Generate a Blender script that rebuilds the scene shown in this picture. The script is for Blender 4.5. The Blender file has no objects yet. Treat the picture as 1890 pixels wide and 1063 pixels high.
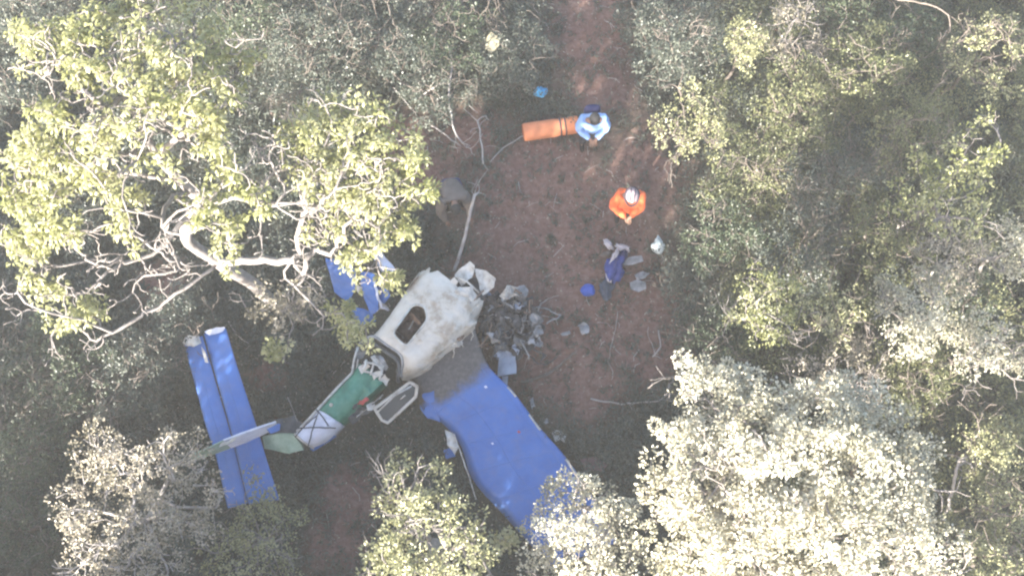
import bpy, bmesh, math, random
import numpy as np
from mathutils import Vector, Matrix, noise as mnoise

scene = bpy.context.scene
C = scene.collection

# ------------------------------------------------------------------ camera
H, TILT, FPX = 20.0, math.radians(13.0), 2000.0
CAMY = -H * math.tan(TILT)
cam_d = bpy.data.cameras.new('camera')
cam_d.sensor_width = 36.0
cam_d.lens = FPX / 1890.0 * 36.0
cam_d.clip_end = 500.0
cam = bpy.data.objects.new('camera', cam_d)
C.objects.link(cam)
cam.location = (0, CAMY, H)
cam.rotation_euler = (TILT, 0, 0)
scene.camera = cam

# ------------------------------------------------------------------ light
SUN_AZ = math.atan2(-0.50, -0.866)         # towards the sun, clockwise from +Y
SUN_EL = math.radians(23.0)
sdir = Vector((math.sin(SUN_AZ) * math.cos(SUN_EL), math.cos(SUN_AZ) * math.cos(SUN_EL), math.sin(SUN_EL)))
world = bpy.data.worlds.new('World')
scene.world = world
world.use_nodes = True
wn = world.node_tree
bg = wn.nodes['Background']
sky = wn.nodes.new('ShaderNodeTexSky')
sky.sky_type = 'NISHITA'
sky.sun_disc = False
sky.sun_elevation = SUN_EL
sky.sun_rotation = SUN_AZ
sky.air_density = 1.0
sky.dust_density = 2.5
sky.ozone_density = 1.0
wn.links.new(sky.outputs[0], bg.inputs[0])
bg.inputs[1].default_value = 0.095
sun_d = bpy.data.lights.new('sun', 'SUN')
sun_d.energy = 5.0
sun_d.angle = math.radians(0.5)
sun_d.color = (1.0, 0.955, 0.88)
sun = bpy.data.objects.new('sun', sun_d)
C.objects.link(sun)
sun.rotation_euler = (-sdir).to_track_quat('-Z', 'Y').to_euler()
sun.location = sdir * 60

scene.view_settings.view_transform = 'Standard'
scene.view_settings.look = 'None'
scene.view_settings.gamma = 1.0
scene.view_settings.use_curve_mapping = False
scene.view_settings.exposure = 2.85
scene.cycles.filter_width = 2.3
HAZE = 0.0014

# ------------------------------------------------------------------ helpers
RNG = np.random.default_rng(7)
random.seed(7)
ST, CT = math.sin(TILT), math.cos(TILT)

def P(px, py, z=0.0):
    """world point at height z that the photograph shows at pixel (px, py)"""
    dx = (px - 945.0) / FPX
    dy = -(py - 531.5) / FPX
    d = Vector((dx, dy * CT + ST, dy * ST - CT))
    t = (z - H) / d.z
    return Vector((0, CAMY, H)) + d * t

def pxm(z, py=531):
    """pixels per metre at height z"""
    return FPX / ((H - z) / CT)

def tag(o, label=None, cat=None, group=None, kind=None):
    if label: o['label'] = label
    if cat: o['category'] = cat
    if group: o['group'] = group
    if kind: o['kind'] = kind
    return o

def empty(name, loc, label, cat, group=None):
    o = bpy.data.objects.new(name, None)
    C.objects.link(o)
    o.location = loc
    o.empty_display_size = 0.2
    return tag(o, label, cat, group)

def link(name, me, mat, parent=None, smooth=False):
    """links a world-space mesh; its origin stays at the parent's base"""
    o = bpy.data.objects.new(name, me)
    C.objects.link(o)
    if mat is not None:
        me.materials.append(mat)
    if smooth:
        me.polygons.foreach_set('use_smooth', [True] * len(me.polygons))
    if parent is not None:
        o.parent = parent
        root = parent
        off = Vector((0, 0, 0))
        while root is not None:
            off += Vector(root.location)
            root = root.parent
        me.transform(Matrix.Translation(-off))
    else:
        # origin at the base of the mesh
        n = len(me.vertices)
        co = np.empty(n * 3, np.float32)
        me.vertices.foreach_get('co', co)
        co = co.reshape(-1, 3)
        b = Vector((float(co[:, 0].mean()), float(co[:, 1].mean()), float(co[:, 2].min())))
        me.transform(Matrix.Translation(-b))
        o.location = b
    return o

def mesh_np(name, verts, faces, attrs=None):
    """fast mesh: faces is an (M,k) int array"""
    verts = np.asarray(verts, np.float32)
    faces = np.asarray(faces, np.int32)
    me = bpy.data.meshes.new(name)
    me.vertices.add(len(verts))
    me.vertices.foreach_set('co', verts.ravel())
    M, k = faces.shape
    me.loops.add(M * k)
    me.loops.foreach_set('vertex_index', faces.ravel())
    me.polygons.add(M)
    me.polygons.foreach_set('loop_start', np.arange(0, M * k, k, dtype=np.int32))
    me.update(calc_edges=True)
    if attrs:
        for an, av in attrs.items():
            a = me.attributes.new(an, 'FLOAT', 'POINT')
            a.data.foreach_set('value', np.asarray(av, np.float32))
    return me

def mesh_py(name, verts, faces):
    me = bpy.data.meshes.new(name)
    me.from_pydata([tuple(v) for v in verts], [], faces)
    me.update()
    return me

def bm_mesh(name, bm):
    bmesh.ops.recalc_face_normals(bm, faces=bm.faces)
    me = bpy.data.meshes.new(name)
    bm.to_mesh(me)
    bm.free()
    return me

def nz(p, s=1.0, o=0.0):
    return mnoise.noise(Vector((p[0] * s + o, p[1] * s - o * 0.7, p[2] * s + o * 1.3)))

# ------------------------------------------------------------------ materials
def new_mat(name):
    m = bpy.data.materials.new(name)
    m.use_nodes = True
    nt = m.node_tree
    b = nt.nodes['Principled BSDF']
    return m, nt, b

def ramp(nt, stops):
    r = nt.nodes.new('ShaderNodeValToRGB')
    el = r.color_ramp.elements
    while len(el) < len(stops):
        el.new(0.5)
    for e, (p, c) in zip(el, stops):
        e.position = p
        e.color = (*c, 1)
    return r

def noise_node(nt, scale, detail=6, rough=0.6, coord='Object'):
    tc = nt.nodes.new('ShaderNodeTexCoord')
    n = nt.nodes.new('ShaderNodeTexNoise')
    n.inputs['Scale'].default_value = scale
    n.inputs['Detail'].default_value = detail
    n.inputs['Roughness'].default_value = rough
    nt.links.new(tc.outputs[coord], n.inputs['Vector'])
    return n

def add_bump(nt, b, scale, strength, dist=0.02, detail=8):
    n = noise_node(nt, scale, detail)
    bp = nt.nodes.new('ShaderNodeBump')
    bp.inputs['Strength'].default_value = strength
    bp.inputs['Distance'].default_value = dist
    nt.links.new(n.outputs[0], bp.inputs['Height'])
    nt.links.new(bp.outputs[0], b.inputs['Normal'])

def mottled(name, stops, scale=3.0, rough=0.6, bump=0.0, bscale=25.0, metallic=0.0, spec=0.4, detail=7):
    m, nt, b = new_mat(name)
    n = noise_node(nt, scale, detail, 0.65)
    r = ramp(nt, stops)
    nt.links.new(n.outputs[0], r.inputs[0])
    nt.links.new(r.outputs[0], b.inputs['Base Color'])
    b.inputs['Roughness'].default_value = rough
    b.inputs['Metallic'].default_value = metallic
    b.inputs['Specular IOR Level'].default_value = spec
    if bump:
        add_bump(nt, b, bscale, bump)
    return m

def leaf_mat(name, c0, c1, c2, trans=0.3, rough=0.45, spec=0.5):
    m, nt, b = new_mat(name)
    at = nt.nodes.new('ShaderNodeAttribute')
    at.attribute_name = 'rnd'
    r = ramp(nt, [(0.0, c0), (0.5, c1), (1.0, c2)])
    nt.links.new(at.outputs['Fac'], r.inputs[0])
    nt.links.new(r.outputs[0], b.inputs['Base Color'])
    b.inputs['Roughness'].default_value = rough
    b.inputs['Specular IOR Level'].default_value = spec
    tr = nt.nodes.new('ShaderNodeBsdfTranslucent')
    hs = nt.nodes.new('ShaderNodeHueSaturation')
    hs.inputs['Saturation'].default_value = 1.25
    hs.inputs['Value'].default_value = 1.3
    nt.links.new(r.outputs[0], hs.inputs['Color'])
    nt.links.new(hs.outputs[0], tr.inputs[0])
    mx = nt.nodes.new('ShaderNodeMixShader')
    mx.inputs[0].default_value = trans
    nt.links.new(b.outputs[0], mx.inputs[1])
    nt.links.new(tr.outputs[0], mx.inputs[2])
    nt.links.new(mx.outputs[0], nt.nodes['Material Output'].inputs[0])
    return m

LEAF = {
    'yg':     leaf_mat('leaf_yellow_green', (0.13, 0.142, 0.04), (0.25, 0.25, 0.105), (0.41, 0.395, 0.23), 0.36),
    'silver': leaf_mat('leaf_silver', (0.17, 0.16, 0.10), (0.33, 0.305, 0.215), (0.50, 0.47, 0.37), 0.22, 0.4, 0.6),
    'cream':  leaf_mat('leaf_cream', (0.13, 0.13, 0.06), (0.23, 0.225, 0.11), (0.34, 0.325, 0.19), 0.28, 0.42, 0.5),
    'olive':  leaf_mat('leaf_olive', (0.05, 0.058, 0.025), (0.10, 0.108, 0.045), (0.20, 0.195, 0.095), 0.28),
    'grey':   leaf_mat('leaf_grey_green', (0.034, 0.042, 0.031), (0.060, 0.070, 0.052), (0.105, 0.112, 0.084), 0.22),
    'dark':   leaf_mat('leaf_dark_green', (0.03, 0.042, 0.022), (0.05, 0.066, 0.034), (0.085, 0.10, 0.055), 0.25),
    'dusty':  leaf_mat('leaf_dusty_pink', (0.12, 0.105, 0.065), (0.23, 0.20, 0.14), (0.38, 0.33, 0.26), 0.22),
}
BARK = mottled('bark_pale', [(0.25, (0.11, 0.095, 0.08)), (0.55, (0.205, 0.18, 0.165)), (0.8, (0.30, 0.275, 0.255))], 6, 0.85, 0.6, 30)
BARK_D = mottled('bark_brown', [(0.25, (0.07, 0.055, 0.045)), (0.55, (0.14, 0.115, 0.095)), (0.8, (0.22, 0.19, 0.165))], 6, 0.9, 0.6, 30)
BARK_DEAD = mottled('wood_bleached', [(0.25, (0.20, 0.17, 0.15)), (0.55, (0.33, 0.30, 0.28)), (0.8, (0.45, 0.42, 0.40))], 8, 0.85, 0.5, 40)

# ------------------------------------------------------------------ vegetation tools
def leaf_quads(base, axis, nrm, L, W, droop):
    """rhombic leaves: base, two mid-rib corners, drooping tip; two triangles each"""
    axis = axis / np.linalg.norm(axis, axis=1, keepdims=True)
    side = np.cross(axis, nrm)
    sl = np.linalg.norm(side, axis=1, keepdims=True)
    side = side / np.maximum(sl, 1e-5)
    up = np.cross(side, axis)
    L = L[:, None]; W = W[:, None]; droop = droop[:, None]
    mid = base + axis * L * 0.48
    tip = base + axis * L * (1 - 0.25 * droop) - up * L * 0.55 * droop
    a = mid + side * W * 0.5 - up * W * 0.12
    b = mid - side * W * 0.5 - up * W * 0.12
    v = np.stack([base, a, tip, b], 1).reshape(-1, 3)
    n = len(base)
    i = np.arange(n, dtype=np.int32)[:, None] * 4
    f = np.concatenate([i + [[0, 1, 3]], i + [[1, 2, 3]]], 1).reshape(-1, 3)
    return v, f

def unit(n, rng):
    v = rng.normal(size=(n, 3))
    return v / np.linalg.norm(v, axis=1, keepdims=True)

class Leaves:
    def __init__(self):
        self.v, self.f, self.r, self.n = [], [], [], 0

    def add(self, v, f, r):
        self.v.append(v); self.f.append(f + self.n); self.r.append(np.repeat(r, 4)); self.n += len(v)

    def tuft(self, c, R, n, L, W, rng, droop=0.5, updir=0.35, tint=0.5, fill=0.5):
        d = unit(n, rng)
        d[:, 2] = d[:, 2] * 0.8 + updir
        d /= np.linalg.norm(d, axis=1, keepdims=True)
        base = np.asarray(c)[None] + d * (R * rng.uniform(1 - fill, 1, (n, 1)))
        ax = d + unit(n, rng) * 0.55
        nr = np.tile([[0, 0, 1.0]], (n, 1)) + unit(n, rng) * 0.6
        v, f = leaf_quads(base, ax, nr, L * rng.uniform(.65, 1.25, n), W * rng.uniform(.7, 1.25, n), droop * rng.uniform(.3, 1.6, n))
        self.add(v, f, np.clip(tint + rng.normal(0, .2, n), 0, 1))

    def rosette(self, c, n, L, W, rng, tint=0.5):
        """leaves in a whorl at a twig's end, hanging outwards and down"""
        az = rng.uniform(0, 2 * np.pi, n)
        el = rng.uniform(-0.55, 0.65, n)
        ax = np.stack([np.cos(az) * np.cos(el), np.sin(az) * np.cos(el), np.sin(el)], 1)
        base = np.asarray(c)[None] + ax * rng.uniform(0.01, 0.06, (n, 1))
        nr = np.tile([[0, 0, 1.0]], (n, 1)) + unit(n, rng) * 0.35
        v, f = leaf_quads(base, ax, nr, L * rng.uniform(.7, 1.25, n), W * rng.uniform(.75, 1.25, n), rng.uniform(.35, 1.5, n))
        self.add(v, f, np.clip(tint + rng.normal(0, .17, n), 0, 1))

    def mesh(self, name):
        return mesh_np(name, np.concatenate(self.v), np.concatenate(self.f), {'rnd': np.concatenate(self.r)})

class Skel:
    def __init__(self):
        self.p, self.par, self.path = [], [], []

    def add(self, p, par):
        self.p.append(np.asarray(p, float)); self.par.append(par)
        self.path.append(0 if par < 0 else self.path[par] + np.linalg.norm(self.p[-1] - self.p[par]))
        return len(self.p) - 1

    def polyline(self, pts, rng, wob=0.03, start=None, step=0.22):
        pts = [np.asarray(q, float) for q in pts]
        last = -1
        if start is None and self.p:
            last = int(np.argmin(np.linalg.norm(np.array(self.p) - pts[0], axis=1)))
        elif start is not None:
            last = start
        if last < 0:
            last = self.add(pts[0], -1)
        # Catmull-Rom through the points
        q = [pts[0]] + pts + [pts[-1]]
        for i in range(1, len(q) - 2):
            n = max(1, int(np.linalg.norm(q[i + 1] - q[i]) / step))
            for k in range(1, n + 1):
                t = k / n
                x = .5 * ((2 * q[i]) + (-q[i - 1] + q[i + 1]) * t + (2 * q[i - 1] - 5 * q[i] + 4 * q[i + 1] - q[i + 2]) * t * t + (-q[i - 1] + 3 * q[i] - 3 * q[i + 1] + q[i + 2]) * t ** 3)
                last = self.add(x + rng.normal(0, wob, 3), last)
        return last

    def attach(self, c, rng, wig=0.13, arch=0.10, step=0.2, kpath=0.35, maxnode=None):
        A = np.array(self.p[:maxnode]) if maxnode else np.array(self.p)
        d = np.linalg.norm(A - c, axis=1)
        cost = d + kpath * np.array(self.path[:len(A)]) + 0.6 * np.maximum(0, A[:, 2] - c[2]) * 0.7
        i = int(np.argmin(cost))
        s = A[i]; L = d[i]
        if L < 0.03:
            return i
        ctrl = (s + c) / 2 + np.array([0, 0, arch * L]) + rng.normal(0, wig * L, 3)
        n = max(2, int(L / step))
        last = i
        for k in range(1, n + 1):
            t = k / n
            x = (1 - t) ** 2 * s + 2 * t * (1 - t) * ctrl + t * t * c
            if k < n:
                x = x + rng.normal(0, 0.09 * step, 3)
            last = self.add(x, last)
        return last

    def twigs(self, i, rng, length, n=3, depth=2, zig=0.5, bias=(0, 0, .2)):
        """small bare forks at a branch end"""
        par = self.par[i]
        d0 = self.p[i] - self.p[par] if par >= 0 else np.array([0, 0, 1.])
        d0 = d0 / max(np.linalg.norm(d0), 1e-4)
        for _ in range(n):
            d = d0 + rng.normal(0, zig, 3) + np.array(bias)
            d /= np.linalg.norm(d)
            last = i; x = self.p[i].copy()
            ln = length * rng.uniform(.5, 1.2)
            for k in range(3):
                d = d + rng.normal(0, .35, 3); d /= np.linalg.norm(d)
                x = x + d * ln / 3
                last = self.add(x, last)
            if depth > 1:
                self.twigs(last, rng, length * .6, max(1, n - 1), depth - 1, zig, bias)

    def mesh(self, name, rbase, rtip=0.006, e=2.3, rmin=0.005):
        n = len(self.p)
        ch = [[] for _ in range(n)]
        for i, q in enumerate(self.par):
            if q >= 0: ch[q].append(i)
        w = np.zeros(n)
        for i in range(n - 1, -1, -1):
            w[i] = rtip ** e if not ch[i] else sum(w[c] for c in ch[i])
        r = w ** (1 / e)
        root = max(r)
        r = rmin + (r - rtip) * (rbase - rmin) / max(root - rtip, 1e-5)
        r = np.maximum(r, rmin)
        verts, faces = [], []
        stack = [(i, -1) for i in range(n) if self.par[i] < 0]
        while stack:
            i, fr = stack.pop()
            chain = ([fr] if fr >= 0 else []) + [i]
            cur = i
            while ch[cur]:
                o = sorted(ch[cur], key=lambda k: -r[k])
                for k in o[1:]:
                    stack.append((k, cur))
                cur = o[0]
                chain.append(cur)
            if len(chain) < 2: continue
            pts = [self.p[k] for k in chain]
            rad = [r[k] for k in chain]
            if fr >= 0: rad[0] = min(rad[0], rad[1] * 1.25)
            sides = 9 if max(rad) > .06 else (6 if max(rad) > .02 else 4)
            tube(verts, faces, pts, rad, sides)
        me = bpy.data.meshes.new(name)
        me.from_pydata(verts, [], faces)
        me.update()
        return me

def tube(verts, faces, pts, rad, sides=6, cap=True):
    n = len(pts)
    b0 = len(verts)
    t = [None] * n
    for i in range(n):
        d = pts[min(i + 1, n - 1)] - pts[max(i - 1, 0)]
        l = np.linalg.norm(d)
        t[i] = d / l if l > 1e-6 else np.array([0, 0, 1.])
    a = np.array([0, 0, 1.]) if abs(t[0][2]) < .9 else np.array([1., 0, 0])
    u = np.cross(a, t[0]); u /= np.linalg.norm(u)
    cs = [(math.cos(2 * math.pi * k / sides), math.sin(2 * math.pi * k / sides)) for k in range(sides)]
    for i in range(n):
        u = u - t[i] * np.dot(u, t[i])
        l = np.linalg.norm(u)
        u = u / l if l > 1e-5 else np.array([1., 0, 0])
        v = np.cross(t[i], u)
        for c, s in cs:
            verts.append(tuple(pts[i] + (u * c + v * s) * rad[i]))
    for i in range(n - 1):
        for k in range(sides):
            a = b0 + i * sides + k
            b = b0 + i * sides + (k + 1) % sides
            faces.append((a, b, b + sides, a + sides))
    if cap:
        faces.append(tuple(b0 + k for k in reversed(range(sides))))
        faces.append(tuple(b0 + (n - 1) * sides + k for k in range(sides)))

def polytube(name, pts, rad, mat, parent=None, sides=7, step=None, wob=0.0, rng=RNG):
    pts = [np.asarray(p, float) for p in pts]
    if not isinstance(rad, (list, tuple)): rad = [rad] * len(pts)
    if step:
        q, r2 = [pts[0]], [rad[0]]
        for i in range(len(pts) - 1):
            n = max(1, int(np.linalg.norm(pts[i + 1] - pts[i]) / step))
            for k in range(1, n + 1):
                t = k / n
                q.append(pts[i] * (1 - t) + pts[i + 1] * t + rng.normal(0, wob, 3)); r2.append(rad[i] * (1 - t) + rad[i + 1] * t)
        pts, rad = q, r2
    v, f = [], []
    tube(v, f, pts, rad, sides)
    return link(name, mesh_py(name, v, f), mat, parent, True)
# ------------------------------------------------------------------ ground
def gz(x, y):
    return (0.16 * mnoise.noise(Vector((x * .22, y * .22, 3.1))) + 0.05 * mnoise.noise(Vector((x * .9, y * .9, 1.7)))
            + 0.02 * mnoise.noise(Vector((x * 3.1, y * 3.1, 5.2))))

# bare-soil clearing as soft spots (px, py, radius px)
SOIL = [(1090, 80, 75), (1085, 20, 70), (1110, 160, 70), (1010, 330, 110), (1080, 420, 150), (960, 400, 110), (1180, 330, 95), (1000, 500, 140), (1150, 580, 110),
        (1020, 650, 100), (1190, 650, 65), (930, 560, 120), (1090, 720, 60), (870, 250, 60), (740, 260, 60), (790, 330, 50), (495, 690, 28),
        (640, 920, 55), (620, 1000, 50), (300, 520, 40)]
SOILW = [(P(a, b), r / 97.0) for a, b, r in SOIL]

def soilness(x, y):
    s = 0.0
    for c, r in SOILW:
        d = math.hypot(x - c.x, y - c.y) / r
        if d < 1.6:
            s = max(s, 1.0 - max(0.0, d - 0.55) / 1.05)
    return s

def build_ground():
    X = np.concatenate([[-60, -40, -25], np.arange(-16, 16.01, 0.16), [25, 40, 60]])
    Y = np.concatenate([[-60, -40, -25], np.arange(-13, 13.01, 0.16), [25, 40, 60]])
    v = np.array([(x, y, gz(x, y)) for y in Y for x in X])
    s = np.array([soilness(a, b) if abs(a) < 16 and abs(b) < 13 else 0 for a, b, _ in v])
    nx = len(X)
    i, j = np.meshgrid(np.arange(nx - 1), np.arange(len(Y) - 1))
    a = (j * nx + i).ravel()
    f = np.stack([a, a + 1, a + nx + 1, a + nx], 1)
    me = mesh_np('ground', v, f, {'soil': s})
    m, nt, b = new_mat('red_soil_and_litter')
    at = nt.nodes.new('ShaderNodeAttribute'); at.attribute_name = 'soil'
    n1 = noise_node(nt, 1.3, 9, 0.7)
    n2 = noise_node(nt, 9.0, 10, 0.72)
    n3 = noise_node(nt, 45.0, 6, 0.7)
    ad = nt.nodes.new('ShaderNodeMath'); ad.operation = 'MULTIPLY_ADD'
    nt.links.new(n1.outputs[0], ad.inputs[0]); ad.inputs[1].default_value = 1.5
    nt.links.new(at.outputs['Fac'], ad.inputs[2])
    su = nt.nodes.new('ShaderNodeMath'); su.operation = 'MULTIPLY_ADD'
    nt.links.new(n2.outputs[0], su.inputs[0]); su.inputs[1].default_value = 0.8
    nt.links.new(ad.outputs[0], su.inputs[2])
    mr = nt.nodes.new('ShaderNodeMapRange')
    mr.inputs['From Min'].default_value = 1.25; mr.inputs['From Max'].default_value = 2.05
    nt.links.new(su.outputs[0], mr.inputs['Value'])
    soil = ramp(nt, [(0.25, (0.080, 0.046, 0.037)), (0.45, (0.142, 0.080, 0.064)), (0.58, (0.182, 0.112, 0.091)), (0.75, (0.23, 0.165, 0.14))])
    nt.links.new(n2.outputs[0], soil.inputs[0])
    lit = ramp(nt, [(0.3, (0.036, 0.036, 0.026)), (0.5, (0.066, 0.064, 0.047)), (0.68, (0.10, 0.092, 0.070)), (0.8, (0.17, 0.15, 0.12))])
    nt.links.new(n3.outputs[0], lit.inputs[0])
    mx = nt.nodes.new('ShaderNodeMix'); mx.data_type = 'RGBA'
    nt.links.new(mr.outputs[0], mx.inputs[0]); nt.links.new(lit.outputs[0], mx.inputs[6]); nt.links.new(soil.outputs[0], mx.inputs[7])
    nt.links.new(mx.outputs[2], b.inputs['Base Color'])
    b.inputs['Roughness'].default_value = 0.95
    b.inputs['Specular IOR Level'].default_value = 0.15
    bp = nt.nodes.new('ShaderNodeBump'); bp.inputs['Strength'].default_value = 0.8; bp.inputs['Distance'].default_value = 0.05
    nt.links.new(n2.outputs[0], bp.inputs['Height']); nt.links.new(bp.outputs[0], b.inputs['Normal'])
    o = link('ground', me, m, None, True)
    tag(o, 'red-brown soil of the clearing with litter', None, None, 'structure')
build_ground()

# ------------------------------------------------------------------ trees and shrubs
def W3(px, py, z):
    return np.array(P(px, py, z))

def ground_at(x, y):
    return np.array([x, y, gz(x, y)])

def make_tree(name, label, blobs, kind, seed, cat='tree', group=None, bark=BARK, leaf=(0.085, 0.05), per=26, dens=9.0,
              rb=0.09, base=None, bare=0.12, droop=0.6, flat=0.65, cl=0.16, limbs=(), tint=0.5, barelen=0.35, wig=0.16, fill=0.5):
    """blobs: (px, py, z, radius px); clumps of leaves fill each blob, branches grow to each clump"""
    rng = np.random.default_rng(seed)
    cs = []
    for bx_, by_, bz, br in blobs:
        c = W3(bx_, by_, bz); R = br / pxm(bz)
        k = max(3, int(dens * R * R * 4))
        d = unit(k, rng)
        rr = rng.uniform(0.35, 1.0, (k, 1)) ** 0.6
        q = c + d * rr * R * np.array([1, 1, flat])
        low = q[:, 2] < c[2] - R * flat * 0.45
        q[low, 2] += R * flat * 0.6
        q[:, 2] = np.maximum(q[:, 2], 0.25)
        cs += [x for x in q]
    cs = np.array(cs)
    mean = cs.mean(0)
    bx0 = W3(*base, 0)[:2] if base else mean[:2]
    b0 = ground_at(*bx0) - np.array([0, 0, .08])
    sk = Skel()
    top = mean[2]
    sk.polyline([b0, b0 * .65 + np.array([mean[0], mean[1], top * .55]) * .35 + [0, 0, top * .12], np.array([mean[0], mean[1], top * 0.72])], rng, 0.035)
    for l in limbs:
        sk.polyline([W3(*q) for q in l], rng, 0.03)
    root = empty(name, tuple(b0), label, cat, group)
    lv = Leaves()
    order = np.argsort(np.linalg.norm(cs - np.array([mean[0], mean[1], top * .6]), axis=1) + rng.normal(0, .15, len(cs)))
    for j in order:
        c = cs[j]
        i = sk.attach(c, rng, wig)
        if rng.random() < bare:
            sk.twigs(i, rng, barelen, 3, 2)
        else:
            t = tint + rng.normal(0, .16) + 0.5 * nz(c, 1.4, seed)
            n = int(per * rng.uniform(.6, 1.35))
            lv.tuft(c, cl * rng.uniform(.75, 1.35), n, leaf[0], leaf[1], rng, droop, 0.3, t, fill)
    n = len(bl_count); bl_count.append(lv.n // 4)
    tag(link('branches', sk.mesh('branches', rb), bark, root, True))
    tag(link('foliage', lv.mesh('foliage'), LEAF[kind], root), kind='stuff')
    return root
bl_count = []

# ---- the big yellow-green tree at upper left
def left_tree():
    rng = np.random.default_rng(11)
    root_xy = W3(520, 575, 0)
    b0 = ground_at(root_xy[0], root_xy[1]) - np.array([0, 0, .1])
    sk = Skel()
    sk.polyline([b0, W3(470, 528, 1.2), W3(420, 492, 2.2), W3(365, 462, 3.0), W3(342, 438, 3.6)], rng, 0.015)
    sk.polyline([W3(342, 438, 3.6), W3(352, 395, 4.1), W3(368, 365, 4.5), W3(330, 330, 5.0), W3(290, 290, 5.4), W3(262, 235, 5.8), W3(225, 175, 6.2), W3(215, 120, 6.5), W3(230, 60, 6.6)], rng, 0.03)
    sk.polyline([W3(368, 365, 4.5), W3(430, 370, 4.7), W3(490, 372, 4.7), W3(560, 375, 4.6), W3(620, 370, 4.5), W3(700, 360, 4.4)], rng, 0.03)
    sk.polyline([W3(330, 330, 5.0), W3(260, 325, 5.2), W3(200, 320, 5.2), W3(120, 330, 5.2), W3(60, 350, 5.1)], rng, 0.03)
    sk.polyline([W3(352, 395, 4.1), W3(310, 440, 4.3), W3(280, 475, 4.3), W3(235, 485, 4.3), W3(190, 490, 4.2)], rng, 0.03)
    sk.polyline([W3(290, 290, 5.4), W3(340, 245, 5.7), W3(300, 215, 5.9), W3(330, 150, 6.1), W3(380, 90, 6.1)], rng, 0.03)
    sk.polyline([W3(560, 375, 4.6), W3(590, 320, 4.9), W3(600, 270, 5.0), W3(620, 220, 5.0)], rng, 0.03)
    sk.polyline([W3(560, 375, 4.6), W3(600, 420, 4.2), W3(640, 450, 3.9), W3(690, 470, 3.7)], rng, 0.03)
    leafy = [(30,85),(60,72),(95,58),(120,40),(150,25),(190,15),(230,5),(270,8),(310,15),(340,40),(365,60),(392,42),(420,92),(443,105),(400,110),(370,130),(400,150),(350,150),(330,110),
        (290,70),(250,50),(210,50),(170,60),(130,90),(100,100),(60,104),(150,110),(180,130),(140,140),(170,152),(220,90),(260,110),(300,130),(280,90),(240,140),(270,160),(310,180),(320,202),(290,200),(250,190),
        (75,200),(100,215),(55,230),(70,250),(40,280),(30,300),(90,280),(110,300),(50,320),(130,290),(150,240),(180,250),(170,270),(200,230),(230,230),(60,340),(20,360),(80,370),(110,360),(40,390),(100,400),
        (120,420),(60,410),(140,330),(180,320),(210,350),(190,370),(230,380),(200,410),(220,430),(360,210),(390,215),(340,220),(395,245),(415,310),(380,270),(350,300),(330,330),(300,300),
        (440,345),(410,350),(380,380),(360,400),(400,390),(430,420),(440,460),(480,375),(480,410),(437,180),
        (540,240),(560,230),(590,215),(620,192),(610,225),(640,230),(660,205),(680,225),(702,232),(690,250),(650,260),(620,260),(570,260),(550,280),(700,265),(745,260),(750,285),(758,300),(580,320),(560,332),
        (600,310),(640,290),(670,285),(630,350),(610,360),(660,370),(690,350),(720,320),(745,320),(740,345),(710,350),(680,380),(650,390),(700,385),(775,360),(795,354),(740,385),(757,435),(745,428),
        (640,410),(690,440),(702,452),(738,515),(720,512),(600,420),(100,582),(130,590),(150,562),(170,572),(80,460),(50,430),(60,470),(70,510),(85,540),(30,440),(640,590),(652,605),(628,575),(662,600),(640,480),(655,470)]
    bare = [(310,440),(330,480),(325,500),(312,552),(270,500),(245,540),(200,490),(180,520),(120,490),(160,540),(62,572),(95,620),(190,620),(10,540),(35,525),(2,450),(345,490),(500,255),(485,275),(522,288),
        (550,300),(510,380),(480,430),(600,440),(560,400),(540,480),(575,470),(560,505),(300,420),(260,440),(225,470),(140,460),(350,260),(250,280),(200,200),(310,240),(170,180),(150,300),(610,470),(580,440),(500,300)]
    def zc(x, y):
        d = math.hypot((x - 260) / 420, (y - 190) / 330)
        z = 6.7 - 1.9 * min(d, 1.4) ** 1.5
        if x > 520: z = 5.0 - 0.9 * max(0, (y - 300) / 200) - 0.5 * max(0, (x - 700) / 100)
        if y > 540: z = 3.3 if x < 400 else 2.6
        return z
    lv = Leaves()
    allc = []
    for x, y in leafy:
        z = zc(x, y)
        if 190 < x < 500 and 240 < y < 430 and rng.random() < .45: continue
        # each traced clump is a bunch of several whorls
        lone = (x, y) in ((437, 180), (757, 435), (795, 354), (738, 515), (775, 360))
        for k in range(3 if lone else 4):
            off = rng.normal(0, 9 if lone else 15, 2)
            allc.append((W3(x + off[0], y + off[1], z + rng.normal(0, .18)), 0, math.hypot(x - 352, y - 400)))
    for x, y in bare:
        allc.append((W3(x, y, zc(x, y) - 0.35 + rng.normal(0, .15)), 1, math.hypot(x - 352, y - 400) - 60))
    for _ in range(75):                      # leafless inner twigs
        x, y = leafy[int(rng.integers(len(leafy)))]
        x = min(x * .9 + 30, 690) + rng.normal(0, 28); y = y * .9 + 30 + rng.normal(0, 28)
        allc.append((W3(x, y, zc(x, y) + rng.normal(.05, .2)), 1, math.hypot(x - 352, y - 400)))
    allc.sort(key=lambda q: q[2])
    for c, b, _ in allc:
        i = sk.attach(c, rng, 0.17, 0.08, 0.16, 0.25)
        if b:
            sk.twigs(i, rng, 0.30, 3, 3, 0.75, (0, 0, 0.0))
        else:
            t = 0.55 + 0.3 * nz(c, 1.2, 4) + rng.normal(0, .1)
            for _ in range(4):
                lv.rosette(c + rng.normal(0, .06, 3) * [1, 1, .7], int(rng.uniform(7, 12)), 0.105, 0.034, rng, t)
    root = empty('broadleaf_tree', tuple(b0), 'tall tree with drooping yellow-green leaf bunches and pale twisted branches, upper left', 'tree')
    link('branches', sk.mesh('branches', 0.115, 0.006, 2.0, 0.008), BARK, root, True)
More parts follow.
